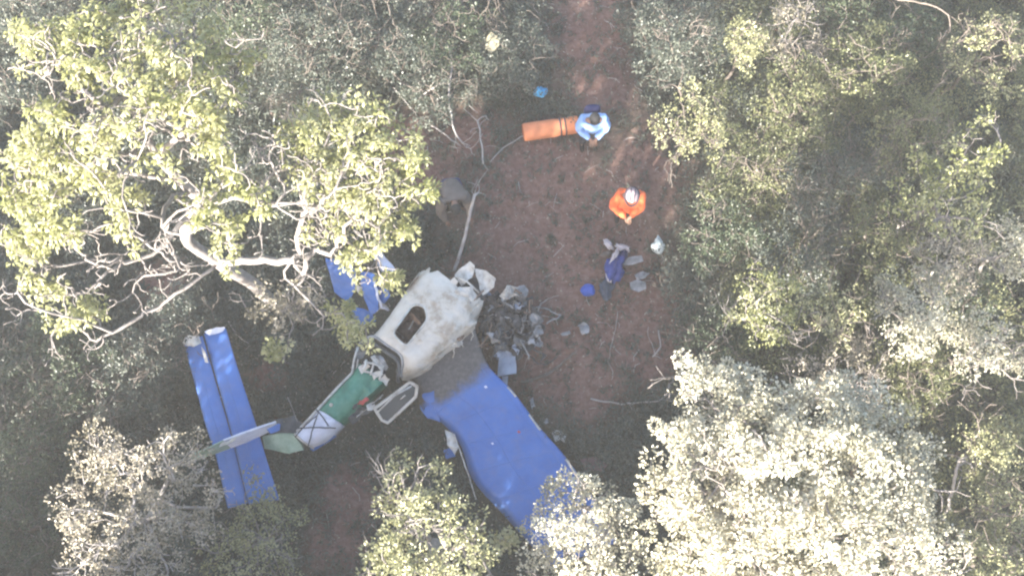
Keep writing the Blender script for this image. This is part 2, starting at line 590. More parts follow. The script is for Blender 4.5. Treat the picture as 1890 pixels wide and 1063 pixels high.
    tag(link('foliage', lv.mesh('foliage'), LEAF['yg'], root), kind='stuff')
left_tree()

# ---- trees along the lower edge
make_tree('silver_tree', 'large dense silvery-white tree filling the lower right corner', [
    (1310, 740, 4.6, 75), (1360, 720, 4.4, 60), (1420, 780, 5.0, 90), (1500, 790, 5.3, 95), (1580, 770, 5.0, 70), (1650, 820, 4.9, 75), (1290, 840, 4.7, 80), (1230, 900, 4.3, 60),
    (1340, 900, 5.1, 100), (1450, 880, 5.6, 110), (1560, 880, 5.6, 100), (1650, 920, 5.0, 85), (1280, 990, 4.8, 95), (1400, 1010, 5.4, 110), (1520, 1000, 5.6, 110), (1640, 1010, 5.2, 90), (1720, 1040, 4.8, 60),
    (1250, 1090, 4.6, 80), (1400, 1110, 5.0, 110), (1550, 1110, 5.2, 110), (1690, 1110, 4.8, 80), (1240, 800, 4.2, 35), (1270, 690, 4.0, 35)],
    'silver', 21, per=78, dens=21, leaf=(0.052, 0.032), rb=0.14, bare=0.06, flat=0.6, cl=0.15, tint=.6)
make_tree('cream_tree', 'cream-leaved tree with thick pale limbs at the lower edge, left of the blue wing', [
    (745, 900, 3.8, 50), (790, 890, 3.9, 45), (730, 960, 3.8, 55), (800, 950, 4.2, 60), (850, 960, 4.0, 42), (700, 1000, 3.6, 40), (760, 1020, 4.2, 65), (840, 1030, 4.3, 60), (890, 1050, 3.8, 45), (710, 1060, 3.8, 50), (740, 865, 3.4, 25),
    (780, 1090, 4.2, 70), (870, 1110, 4.0, 60)],
    'cream', 22, per=50, dens=16, leaf=(0.062, 0.031), rb=0.085, bare=0.1, cl=0.14, tint=.6,
    limbs=[[(800, 1060, 3.0), (830, 1010, 3.5), (800, 960, 3.8), (760, 920, 3.8)], [(830, 1010, 3.5), (880, 1000, 3.7)], [(800, 1060, 3.0), (740, 1040, 3.6), (690, 1060, 3.7)]])
make_tree('silver_tree', 'small silvery-white tree growing over the tip of the long blue wing', [
    (1050, 910, 3.0, 38), (1100, 930, 3.2, 45), (1040, 960, 3.2, 50), (1110, 980, 3.5, 60), (1010, 1010, 3.0, 35), (1070, 1030, 3.5, 60), (1140, 1030, 3.4, 50), (1150, 960, 3.1, 35), (1110, 1090, 3.4, 70), (1010, 905, 2.6, 16), (1075, 900, 2.9, 25), (995, 960, 2.6, 26), (1000, 1040, 2.8, 40), (1060, 885, 2.8, 20)],
    'silver', 23, per=60, dens=19, leaf=(0.05, 0.031), rb=0.06, bare=0.05, cl=0.13, tint=.55, base=(1130, 1045))
make_tree('cream_bush', 'small cream tuft of leaves between the cream tree and the wing tip', [(935, 985, 2.2, 32), (920, 1000, 2.1, 20)],
    'cream', 24, cat='bush', per=22, dens=18, leaf=(0.09, 0.05), rb=0.02, bare=0.05, cl=0.1)
make_tree('dusty_tree', 'half-bare tree with pinkish dead twigs and olive leaves, lower left', [
    (180, 830, 3.0, 55), (230, 860, 3.2, 70), (300, 880, 3.0, 70), (350, 920, 2.8, 60), (160, 930, 2.9, 60), (140, 980, 3.0, 55), (200, 990, 3.1, 65), (270, 960, 3.2, 60), (340, 1000, 2.8, 55), (390, 960, 2.4, 40), (330, 830, 2.4, 50),
    (180, 1050, 2.9, 60), (280, 1060, 3.0, 70)],
    'dusty', 25, per=34, dens=19, leaf=(0.055, 0.032), rb=0.06, bare=0.11, barelen=0.28, cl=0.13, bark=BARK_DEAD, tint=.5)
make_tree('olive_bush', 'yellowish-olive bush under the tail plane, at the lower edge', [
    (410, 1010, 1.7, 60), (470, 970, 1.6, 50), (500, 930, 1.3, 35), (460, 1040, 1.7, 60), (530, 960, 1.3, 35), (470, 880, 1.25, 14), (510, 1050, 1.4, 40)],
    'cream', 26, cat='bush', per=36, dens=20, leaf=(0.055, 0.03), rb=0.035, bare=0.15, cl=0.12, tint=.35)

# ---- right-hand thicket: each shrub is a thing of its own
TH = [
 # px, py, z, r, kind, dens, per, bare, name, label
 (1270, 222, 2.6, 80, 'cream', 8, 22, .1, 'cream_shrub', 'pale cream-leaved shrub leaning over the path, right of the person in light blue'),
 (1375, 80, 2.6, 48, 'cream', 14, 26, .05, 'cream_shrub', 'compact cream-topped shrub near the upper edge, right of the path'),
 (1255, 75, 1.5, 95, 'grey', 9, 26, .1, 'grey_shrub', 'grey-green shaded shrub beside the top of the red path'),
 (1480, 205, 2.0, 110, 'olive', 11, 24, .1, 'olive_shrub', 'olive shrub at the middle of the upper right thicket'),
 (1590, 130, 2.3, 95, 'olive', 10, 24, .12, 'olive_shrub', 'olive shrub with sparse yellow leaves under the upper edge clearing shade'),
 (1700, 75, 1.8, 90, 'dark', 10, 24, .1, 'dark_shrub', 'dark green shrub near the upper right corner'),
 (1835, 100, 2.9, 90, 'cream', 8, 20, .3, 'pale_shrub', 'yellow-olive shrub with pale bare twigs in the upper right corner'),
 (1395, 315, 1.7, 100, 'olive', 10, 24, .25, 'twiggy_shrub', 'twiggy olive shrub right of the person in orange'),
 (1550, 320, 2.0, 105, 'grey', 10, 26, .2, 'grey_shrub', 'grey-olive shrub in the centre of the right thicket'),
 (1690, 240, 2.7, 85, 'olive', 10, 24, .12, 'olive_shrub', 'olive shrub between the pale corner shrub and the yellow-green tree'),
 (1335, 430, 1.6, 85, 'dark', 10, 26, .1, 'dark_shrub', 'dark green shrub at the clearing edge, right of the white bag'),
 (1480, 445, 1.7, 105, 'grey', 10, 26, .15, 'grey_shrub', 'broad grey-green shrub right of the clearing, above the yellow-tipped bush'),
 (1620, 420, 2.0, 85, 'olive', 9, 24, .2, 'olive_shrub', 'sparse olive shrub left of the yellow-green tree'),
 (1745, 480, 2.4, 75, 'dusty', 9, 22, .25, 'dusty_shrub', 'dusty brown shrub above the silvery shrub on the right'),
 (1865, 455, 2.9, 62, 'silver', 10, 24, .1, 'silver_shrub', 'silvery shrub cut by the right edge at mid height'),
 (1415, 560, 2.3, 75, 'yg', 9, 20, .15, 'yellow_bush', 'yellow-tipped green bush right of the clearing, left of the silvery shrub'),
 (1535, 575, 2.2, 62, 'cream', 8, 22, .25, 'cream_bush', 'pale cream bush with curled bare twigs beside the silvery shrub'),
 (1690, 570, 3.0, 88, 'silver', 13, 28, .08, 'silver_shrub', 'bright silvery-white shrub in the right thicket'),
 (1825, 640, 2.9, 70, 'silver', 10, 24, .15, 'silver_shrub', 'loose silvery shrub near the right edge, below the dark gap'),
 (1560, 690, 1.5, 90, 'dusty', 9, 22, .3, 'dusty_shrub', 'brownish twiggy shrub just above the large silvery tree'),
 (1700, 700, 1.6, 85, 'olive', 9, 24, .25, 'olive_shrub', 'low olive shrub above the right end of the large silvery tree'),
 (1830, 830, 2.3, 70, 'cream', 9, 22, .15, 'cream_shrub', 'olive-cream shrub at the right edge beside the large silvery tree'),
 (1865, 940, 2.4, 65, 'cream', 9, 22, .15, 'cream_shrub', 'olive-cream shrub cut by the right edge near the bottom'),
 (1820, 1045, 2.8, 70, 'cream', 11, 24, .08, 'cream_shrub', 'yellowish cream shrub in the bottom right corner'),
 (1280, 540, 0.8, 75, 'grey', 10, 26, .1, 'low_shrub', 'low grey-green shrub on the clearing edge below the white bag'),
 (1320, 630, 1.0, 75, 'dark', 9, 24, .15, 'low_shrub', 'low dark shrub above the left crown of the large silvery tree'),
 (1790, 560, 1.2, 70, 'dark', 9, 26, .05, 'dark_shrub', 'shaded dark green shrub between the two silvery shrubs on the right'),
 (1600, 40, 1.4, 100, 'dark', 9, 26, .05, 'dark_shrub', 'shaded green shrub under the bare branch at the upper edge'),
 (1470, 70, 1.6, 75, 'dusty', 8, 22, .3, 'dusty_shrub', 'pinkish-grey twiggy shrub beside the compact cream-topped shrub'),
]
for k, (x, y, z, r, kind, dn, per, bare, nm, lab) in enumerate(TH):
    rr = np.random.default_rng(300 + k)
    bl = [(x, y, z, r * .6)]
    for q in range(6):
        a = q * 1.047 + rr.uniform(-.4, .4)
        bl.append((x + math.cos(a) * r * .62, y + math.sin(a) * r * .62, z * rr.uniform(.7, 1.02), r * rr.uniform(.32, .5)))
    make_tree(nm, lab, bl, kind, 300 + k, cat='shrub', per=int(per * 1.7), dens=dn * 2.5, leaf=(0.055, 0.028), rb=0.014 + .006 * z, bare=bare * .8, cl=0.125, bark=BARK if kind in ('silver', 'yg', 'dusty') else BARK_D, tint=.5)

make_tree('yellow_tree', 'sunlit yellow-green slender tree near the right edge of the thicket', [
    (1700, 350, 3.4, 45), (1760, 330, 3.6, 50), (1810, 310, 3.6, 45), (1730, 400, 3.4, 45), (1790, 390, 3.5, 45), (1840, 300, 3.4, 35), (1670, 390, 3.0, 35), (1700, 300, 3.3, 30), (1820, 240, 3.4, 35), (1770, 260, 3.4, 35)],
    'yg', 41, per=34, dens=14, leaf=(0.075, 0.034), rb=0.05, bare=0.15, cl=0.12, tint=.5)

# ---- shaded bushes along the top and the left
SH = [
 (560, 75, 1.2, 120, 'grey', 'grey_bush', 'shaded grey-green bush right of the big tree crown, near the upper edge'),
 (705, 55, 1.1, 105, 'grey', 'grey_bush', 'shaded grey-green bush second from the big tree along the upper edge'),
 (830, 60, 0.9, 90, 'dark', 'dark_bush', 'shaded dark bush at the upper edge above the twisted vine'),
 (945, 110, 0.7, 85, 'grey', 'grey_bush', 'low grey-green bush left of the red path near the blue bag'),
 (590, 165, 0.8, 70, 'grey', 'grey_bush', 'low shaded bush just above the right lobe of the big tree'),
 (800, 170, 0.7, 70, 'grey', 'grey_bush', 'low shaded bush tangled around the twisted vine'),
 (35, 180, 2.0, 80, 'grey', 'grey_bush', 'bluish-grey bush at the left edge below the topmost leaf bunch'),
 (40, 25, 1.6, 80, 'grey', 'grey_bush', 'bluish-grey bush in the upper left corner'),
 (470, 30, 1.2, 80, 'dark', 'dark_bush', 'dark bush peeping beside the top of the big tree'),
 (110, 690, 1.2, 110, 'dark', 'dark_bush', 'shaded dark bush at the left edge below the big tree'),
 (240, 690, 1.3, 95, 'grey', 'grey_bush', 'feathery grey-green bush left of the tail plane'),
 (55, 820, 1.0, 95, 'dark', 'dark_bush', 'shaded dark bush at the left edge beside the half-bare tree'),
 (45, 980, 0.9, 90, 'dark', 'dark_bush', 'shaded dark bush in the lower left corner'),
 (330, 590, 1.0, 75, 'grey', 'grey_bush', 'grey-green bush above the tail plane tip'),
 (25, 650, 1.0, 70, 'grey', 'grey_bush', 'grey-green bush cut by the left edge under the big tree'),
 (1190, 50, 0.8, 65, 'grey', 'grey_bush', 'low grey bush touching the right side of the red path'),
]
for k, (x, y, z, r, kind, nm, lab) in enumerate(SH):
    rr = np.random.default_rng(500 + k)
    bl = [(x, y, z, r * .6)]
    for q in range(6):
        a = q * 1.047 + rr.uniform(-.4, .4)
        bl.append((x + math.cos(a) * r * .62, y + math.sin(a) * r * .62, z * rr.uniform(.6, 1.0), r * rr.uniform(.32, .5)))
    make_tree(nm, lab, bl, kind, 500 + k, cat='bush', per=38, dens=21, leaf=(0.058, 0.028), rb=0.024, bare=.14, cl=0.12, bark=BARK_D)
make_tree('cream_bush', 'dusty cream bush between the big tree trunk and the crumpled blue wing', [
    (500, 545, 1.9, 38), (545, 560, 1.9, 45), (520, 590, 1.8, 38), (575, 545, 1.7, 28), (470, 565, 1.7, 25)],
    'dusty', 61, cat='bush', per=24, dens=20, leaf=(0.07, 0.042), rb=0.035, bare=.15, cl=0.11, tint=.4)
make_tree('lime_bush', 'small round lime-green bush alone on the soil above the green tail section', [(510, 643, 1.5, 17), (522, 640, 1.5, 11), (498, 646, 1.4, 11)],
    'yg', 62, cat='bush', per=22, dens=60, leaf=(0.09, 0.05), rb=0.02, bare=0, cl=0.09, tint=.6)
# ------------------------------------------------------------------ unseen trees added beyond the lower edge to shade the clearing
def added_shade_tree(x, y, h, r, seed, kind, label):
    """a full tree outside the frame; specified in metres"""
    rng = np.random.default_rng(seed)
    b0 = ground_at(x, y) - np.array([0, 0, .1])
    sk = Skel()
    sk.polyline([b0, b0 + [rng.normal(0, .2), rng.normal(0, .2), h * .35], b0 + [rng.normal(0, .3), rng.normal(0, .3), h * .7]], rng, .04)
    lv = Leaves()
    k = int(60 * r * r * h / 5)
    d = unit(k, rng) * rng.uniform(.3, 1, (k, 1)) ** .5
    c = np.array([x, y, h * .55]) + d * np.array([r, r, h * .45])
    for q in c[np.argsort(np.linalg.norm(c - (b0 + [0, 0, h * .4]), axis=1))]:
        sk.attach(q, rng, .15, .1, .3)
        lv.tuft(q, .3, 22, .2, .13, rng, .5, .3, .5 + rng.normal(0, .1), .7)
    root = empty('added_shade_tree', tuple(b0), label, 'tree', 'added shade trees below the lower edge of the picture')
    link('branches', sk.mesh('branches', .13), BARK, root, True)
    tag(link('foliage', lv.mesh('foliage'), LEAF[kind], root), kind='stuff')
FL = 'dense round-crowned shade tree added unseen just beyond the lower edge'
for k, (x, y, h, r) in enumerate([(-12.5, -8.2, 5.0, 2.0), (-9.3, -9.0, 4.9, 1.9), (-6.2, -8.6, 8.2, 1.7), (-3.4, -8.4, 4.8, 1.9), (-0.6, -8.3, 4.5, 1.8), (2.2, -8.6, 4.8, 1.9),
                                  (-11.0, -11.6, 5.8, 2.3), (-10.2, -16.0, 10.8, 2.0), (-7.4, -11.9, 7.2, 2.3), (-4.6, -11.8, 6.9, 2.4), (-1.4, -11.9, 6.2, 2.2), (-14.6, -5.6, 5.0, 2.0), (5.2, -8.9, 4.8, 1.9), (-13.6, -2.6, 4.2, 1.7)]):
    added_shade_tree(x, y, h, r, 700 + k, ('olive', 'cream', 'dark')[k % 3], FL)

# ------------------------------------------------------------------ undergrowth that nobody could count
def scatter(n, rng, xr=(-12.5, 12.5), yr=(-7.5, 8.5)):
    return np.stack([rng.uniform(*xr, n), rng.uniform(*yr, n)], 1)

KEEP = [[(860, 590), (905, 668), (1085, 890), (1190, 1065), (1050, 1100), (920, 950), (780, 770), (760, 720)], [(335, 635), (415, 600), (515, 920), (420, 940)],
        [(640, 650), (780, 500), (920, 500), (1000, 560), (990, 660), (900, 680), (780, 700), (600, 830), (480, 835), (480, 800), (560, 780)],
        [(600, 480), (735, 460), (725, 580), (650, 605)]]
KEEPW = [[P(a, b, .3) for a, b in k] for k in KEEP]

def under_wreck(x, y):
    for k in KEEPW:
        ins = False
        for i in range(len(k)):
            a, b = k[i - 1], k[i]
            if (a.y > y) != (b.y > y) and x < (b.x - a.x) * (y - a.y) / (b.y - a.y) + a.x: ins = not ins
        if ins: return True
    return False

def undergrowth():
    rng = np.random.default_rng(91)
    # grass and weeds
    lv = Leaves()
    pts = scatter(27000, rng)
    for x, y in pts:
        if under_wreck(x, y): continue
        s = soilness(x, y)
        nn = 0.5 + 0.9 * nz((x, y, 0), .8, 2)
        if rng.random() > (1.05 - 0.80 * s) * (.35 + nn): continue
        n = int(rng.uniform(6, 13))
        d = unit(n, rng); d[:, 2] = np.abs(d[:, 2]) * .6 + .35
        base = ground_at(x, y)[None] + rng.normal(0, .035, (n, 3)) * [1, 1, 0]
        L = rng.uniform(.1, .34, n) * (1 - .45 * s)
        v, f = leaf_quads(base, d, unit(n, rng) + [0, 0, .8], L, np.full(n, .022) * rng.uniform(.6, 1.5, n), rng.uniform(.3, 1.5, n))
        lv.add(v, f, np.clip(.5 + .5 * nz((x, y, 0), .6, 9) + rng.normal(0, .2, n), 0, 1))
    o = link('grass', lv.mesh('grass'), LEAF['grey'])
    tag(o, 'thin grey-green grass and weeds on the shaded forest floor', 'grass', None, 'stuff')
    # leafy seedlings
    lv = Leaves()
    for x, y in scatter(10500, rng):
        if under_wreck(x, y): continue
        s = soilness(x, y)
        nn = .5 + nz((x, y, 0), .55, 7)
        if rng.random() > (1.0 - 1.15 * s) * (.25 + 1.1 * nn): continue
        h = rng.uniform(.12, .55)
        c = ground_at(x, y) + [0, 0, h]
        lv.tuft(c, rng.uniform(.12, .28), int(rng.uniform(18, 40)), .055, .026, rng, .6, .3, .45 + .5 * nz((x, y, 0), .9, 3), .9)
    o = link('ground_cover', lv.mesh('ground_cover'), LEAF['grey'])
    tag(o, 'low leafy ground cover between the bushes in the shade', 'ground cover', None, 'stuff')
    # taller scrub knitting the thicket on the right together
    lv = Leaves()
    for x, y in scatter(5200, rng, (3.6, 12.0), (-6.5, 8.0)):
        if soilness(x, y) > .25 or x < 3.7 + .5 * nz((x, y, 0), .5, 3): continue
        nn = .5 + nz((x, y, 0), .5, 21)
        if rng.random() > .35 + .8 * nn: continue
        h = rng.uniform(.4, 1.5) * (.6 + .5 * nn)
        lv.tuft(ground_at(x, y) + [0, 0, h], rng.uniform(.12, .25), int(rng.uniform(20, 42)), .052, .026, rng, .6, .35, .5 + .6 * nz((x, y, 0), .9, 31), .95)
    o = link('thicket_undergrowth', lv.mesh('thicket_undergrowth'), LEAF['olive'])
    tag(o, 'fine olive undergrowth filling the thicket right of the clearing', 'undergrowth', None, 'stuff')
    # small stones and clods
    bm = bmesh.new(); bmesh.ops.create_icosphere(bm, subdivisions=1, radius=1)
    iv = np.array([v.co[:] for v in bm.verts]); jf = np.array([[v.index for v in f.verts] for f in bm.faces]); bm.free()
    vs, fs = [], []
    for k, (x, y) in enumerate(scatter(3800, rng, (-8, 6), (-6, 7))):
        r = rng.uniform(.006, .028) * rng.uniform(.5, 1.2)
        vs.append(iv * (1 + rng.normal(0, .16, (len(iv), 1))) * [r, r * rng.uniform(.7, 1.3), r * .6] + ground_at(x, y) + [0, 0, r * .3]); fs.append(jf + k * len(iv))
    o = link('soil_clods', mesh_np('soil_clods', np.concatenate(vs), np.concatenate(fs)), mottled('clod', [(.3, (.06, .04, .033)), (.5, (.13, .085, .07)), (.7, (.24, .19, .165))], 2.5, .95))
    tag(o, 'small stones and soil clods scattered over the clearing', 'stones', None, 'stuff')
    # fallen leaves
    n = 38000
    p = scatter(n, rng)
    base = np.array([ground_at(x, y) + [0, 0, rng.uniform(.006, .03)] for x, y in p])
    az = rng.uniform(0, 6.283, n)
    ax = np.stack([np.cos(az), np.sin(az), rng.uniform(-.1, .3, n)], 1)
    v, f = leaf_quads(base, ax, np.tile([[0, 0, 1.]], (n, 1)) + unit(n, rng) * .3, rng.uniform(.02, .075, n), rng.uniform(.01, .035, n), rng.uniform(0, .5, n))
    lv = Leaves(); lv.add(v, f, rng.uniform(0, 1, n))
    lm = leaf_mat('leaf_litter', (0.045, 0.035, 0.028), (0.12, 0.095, 0.075), (0.30, 0.26, 0.21), .05, .8, .2)
    o = link('leaf_litter', lv.mesh('leaf_litter'), lm)
    tag(o, 'dry fallen leaves strewn over the clearing', 'litter', None, 'stuff')
    # fallen twigs
    verts, faces = [], []
    for x, y in scatter(700, rng, (-10.5, 10.5), (-6, 7)):
        a = rng.uniform(0, 6.283); L = rng.uniform(.08, .35)
        d = np.array([math.cos(a), math.sin(a), 0])
        g = ground_at(x, y)
        pts = [g + [0, 0, .02]]
        for k in range(3):
            a += rng.normal(0, .35)
            q = pts[-1] + np.array([math.cos(a), math.sin(a), 0]) * L / 3
            q[2] = gz(q[0], q[1]) + rng.uniform(.012, .06)
            pts.append(q)
        r = rng.uniform(.003, .008)
        tube(verts, faces, pts, [r, r, r * .8, r * .5], 4)
    o = link('twig_litter', mesh_py('twig_litter', verts, faces), BARK_DEAD)
    tag(o, 'thin broken twigs scattered over the soil', 'twigs', None, 'stuff')
undergrowth()

# ------------------------------------------------------------------ fallen branches and vines
def branch(name, label, pts, rad, mat=BARK_DEAD, fork=0, cat='branch', wob=.008):
    """pts: (px, py, z above ground)"""
    rng = np.random.default_rng(abs(hash(label)) % 1000 if False else sum(map(ord, label)))
    w = []
    for x, y, z in pts:
        q = np.array(P(x, y, z)); q[2] = gz(q[0], q[1]) + z
        w.append(q)
    sk = Skel()
    end = sk.polyline(w, rng, wob, None, .1)
    for k in range(fork):
        sk.twigs(int(len(sk.p) * rng.uniform(.3, .95)), rng, .35, 1, 2, .7, (0, 0, 0))
    o = link(name, sk.mesh(name, rad, .006, 2.3, .005), mat, None, True)
    return tag(o, label, cat)
branch('fallen_branch', 'long bleached pole leaning from the torn nose up to the kinked top', [(838, 500, .55), (858, 435, .8), (872, 375, .95), (882, 340, 1.05), (900, 315, 1.1), (892, 304, 1.1)], .03, fork=3, wob=.004)
branch('hanging_vine', 'thin pale vine curving down to the top of the bleached pole', [(892, 304, 1.1), (888, 260, .9), (880, 225, .8), (855, 200, .6)], .014, fork=2)
branch('hanging_vine', 'twisted vine rising through the bushes near the upper edge', [(822, 75, .5), (834, 105, .6), (832, 140, .7), (828, 175, .6), (834, 215, .5), (838, 240, .4), (860, 272, .3)], .018, fork=5)
branch('fallen_branch', 'straight thin stick lying left of the twisted vine', [(724, 157, .35), (768, 208, .3)], .014, fork=0)
branch('fallen_branch', 'straight thin stick lying below the twisted vine', [(795, 230, .3), (850, 268, .2)], .014, fork=1)
branch('fallen_branch', 'curved twig branching left from the twisted vine', [(770, 182, .3), (790, 165, .4), (815, 152, .5), (832, 150, .6)], .012, fork=2)
branch('fallen_branch', 'dark root-like branch lying on the red soil below the engine', [(960, 705, .03), (1010, 690, .04), (1050, 660, .04), (1085, 625, .03)], .028, BARK_D, 3)
branch('fallen_branch', 'pale forked stick beside the burnt engine', [(985, 600, .05), (1000, 560, .06), (1032, 545, .06)], .014, fork=2)
branch('fallen_branch', 'short pale crooked stick right of the burnt engine', [(995, 582, .05), (1025, 588, .05), (1030, 600, .05)], .014, fork=0)
branch('fallen_branch', 'thin upright stick on the soil right of the pale scrap', [(1140, 575, .05), (1133, 620, .06), (1122, 665, .05)], .011, fork=1)
branch('fallen_branch', 'pale stick lying across the soil above the wing tip tree', [(1090, 735, .04), (1140, 745, .05), (1200, 742, .05), (1240, 735, .06)], .016, fork=3)
branch('fallen_branch', 'pale twig pile left of the large silvery tree', [(1215, 610, .2), (1218, 640, .3), (1205, 660, .25)], .015, fork=5)
branch('dead_branch', 'long bare grey branch arching along the upper right edge', [(1600, -8, 2.4), (1660, 0, 2.6), (1710, 8, 2.6), (1745, 25, 2.4), (1790, 60, 2.0)], .018, BARK_D, fork=5)
branch('dead_sapling', 'bare pale sapling with forked twigs right of the large silvery tree', [(1740, 960, .1), (1755, 915, .7), (1762, 885, 1.2), (1765, 870, 1.4)], .03, fork=9)
branch('fallen_branch', 'pale twig sticking up beside the tail section', [(530, 732, 1.1), (540, 755, .9), (548, 778, .75)], .012, fork=0, wob=.003)
branch('fallen_branch', 'thin pale stick by the tip of the tail plane', [(421, 592, .5), (427, 606, .45), (436, 613, .4)], .011, fork=1)
branch('fallen_branch', 'slim branch lying across the soil between path and orange roll', [(905, 300, .12), (930, 275, .12), (968, 250, .15)], .012, fork=1)
# ------------------------------------------------------------------ wreck materials
WHITE = mottled('scuffed_white_paint', [(0.30, (0.24, 0.19, 0.15)), (0.41, (0.33, 0.28, 0.225)), (0.50, (0.45, 0.41, 0.36)), (0.75, (0.55, 0.515, 0.47))], 2.6, 0.5, 0.25, 14)
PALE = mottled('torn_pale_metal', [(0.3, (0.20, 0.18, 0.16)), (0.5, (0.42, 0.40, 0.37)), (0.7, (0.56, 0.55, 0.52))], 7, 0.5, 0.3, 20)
GREYM = mottled('grey_sheet_metal', [(0.3, (0.12, 0.12, 0.12)), (0.5, (0.22, 0.22, 0.225)), (0.7, (0.36, 0.36, 0.365))], 5, 0.5, 0.3, 20, 0.3)
BLUESH = mottled('pale_blue_sheet', [(0.3, (0.20, 0.24, 0.32)), (0.6, (0.34, 0.38, 0.46)), (0.8, (0.45, 0.48, 0.52))], 5, 0.5, 0.2, 20)
CHAR = mottled('charred_metal', [(0.3, (0.012, 0.012, 0.013)), (0.5, (0.035, 0.034, 0.036)), (0.68, (0.085, 0.08, 0.08)), (0.8, (0.17, 0.16, 0.16))], 8, 0.75, 0.7, 22)
DARKM = mottled('dark_grey_metal', [(0.3, (0.035, 0.037, 0.04)), (0.6, (0.075, 0.08, 0.085)), (0.8, (0.14, 0.14, 0.15))], 6, 0.55, 0.3, 20)
GREEN = mottled('green_paint', [(0.25, (0.02, 0.09, 0.06)), (0.5, (0.032, 0.155, 0.105)), (0.75, (0.09, 0.24, 0.18))], 5, 0.45, 0.2, 15)
GREENP = mottled('pale_green_primer', [(0.3, (0.16, 0.24, 0.17)), (0.55, (0.25, 0.33, 0.25)), (0.8, (0.36, 0.42, 0.35))], 5, 0.5, 0.2, 15)
LAV = mottled('lavender_white_paint', [(0.3, (0.40, 0.40, 0.47)), (0.6, (0.62, 0.62, 0.70)), (0.8, (0.72, 0.72, 0.77))], 4, 0.4, 0.1, 15)
REDP = mottled('red_paint', [(0.3, (0.24, 0.03, 0.03)), (0.6, (0.42, 0.07, 0.07)), (0.8, (0.5, 0.2, 0.18))], 9, 0.5, 0.2, 20)
BROWN = mottled('brown_cabin_trim', [(0.3, (0.08, 0.055, 0.042)), (0.5, (0.18, 0.12, 0.09)), (0.7, (0.34, 0.25, 0.20))], 5, 0.9, 0.5, 15)
CABLE = mottled('black_cable', [(0.3, (0.02, 0.02, 0.025)), (0.7, (0.06, 0.06, 0.07))], 9, 0.6)
GLASS_D, _nt, _b = new_mat('dark_window_pane')
_b.inputs['Base Color'].default_value = (0.03, 0.032, 0.033, 1); _b.inputs['Roughness'].default_value = 0.28

def blue_paint():
    m, nt, b = new_mat('blue_wing_paint')
    at = nt.nodes.new('ShaderNodeAttribute'); at.attribute_name = 'soot'
    n = noise_node(nt, 2.0, 9, .7); n2 = noise_node(nt, 14.0, 6, .7)
    r = ramp(nt, [(0.25, (0.026, 0.088, 0.29)), (0.5, (0.037, 0.118, 0.37)), (0.78, (0.058, 0.15, 0.41))])
    nt.links.new(n.outputs[0], r.inputs[0])
    # scratches through to pale metal
    scr = ramp(nt, [(0.69, (0, 0, 0)), (0.74, (1, 1, 1))])
    nt.links.new(n2.outputs[0], scr.inputs[0])
    mx = nt.nodes.new('ShaderNodeMix'); mx.data_type = 'RGBA'
    nt.links.new(scr.outputs[0], mx.inputs[0]); nt.links.new(r.outputs[0], mx.inputs[6]); mx.inputs[7].default_value = (0.34, 0.38, 0.48, 1)
    n5 = noise_node(nt, 3.3, 10, .75)
    du = ramp(nt, [(0.46, (0, 0, 0)), (0.75, (.35, .35, .35))])
    nt.links.new(n5.outputs[0], du.inputs[0])
    md = nt.nodes.new('ShaderNodeMix'); md.data_type = 'RGBA'
    nt.links.new(du.outputs[0], md.inputs[0]); nt.links.new(mx.outputs[2], md.inputs[6]); md.inputs[7].default_value = (0.16, 0.15, 0.16, 1)
    mx = md
    # soot from the engine fire, an attribute of the skin itself
    ad = nt.nodes.new('ShaderNodeMath'); ad.operation = 'MULTIPLY_ADD'
    nt.links.new(n.outputs[0], ad.inputs[0]); ad.inputs[1].default_value = 0.9
    nt.links.new(at.outputs['Fac'], ad.inputs[2])
    mr = nt.nodes.new('ShaderNodeMapRange'); mr.inputs['From Min'].default_value = .78; mr.inputs['From Max'].default_value = 1.12
    nt.links.new(ad.outputs[0], mr.inputs['Value'])
    sc = ramp(nt, [(0.3, (0.035, 0.031, 0.030)), (0.55, (0.075, 0.067, 0.064)), (0.75, (0.13, 0.115, 0.11))])
    nt.links.new(n2.outputs[0], sc.inputs[0])
    m2 = nt.nodes.new('ShaderNodeMix'); m2.data_type = 'RGBA'
    nt.links.new(mr.outputs[0], m2.inputs[0]); nt.links.new(mx.outputs[2], m2.inputs[6]); nt.links.new(sc.outputs[0], m2.inputs[7])
    nt.links.new(m2.outputs[2], b.inputs['Base Color'])
    b.inputs['Roughness'].default_value = 0.55
    add_bump(nt, b, 4, .12, .03, 4)
    return m
BLUE = blue_paint()
SEAM = mottled('blue_seam', [(.3, (.042, .115, .31)), (.7, (.06, .145, .36))], 6, .5)

def solidify(bm, t):
    bmesh.ops.solidify(bm, geom=bm.faces[:], thickness=t)

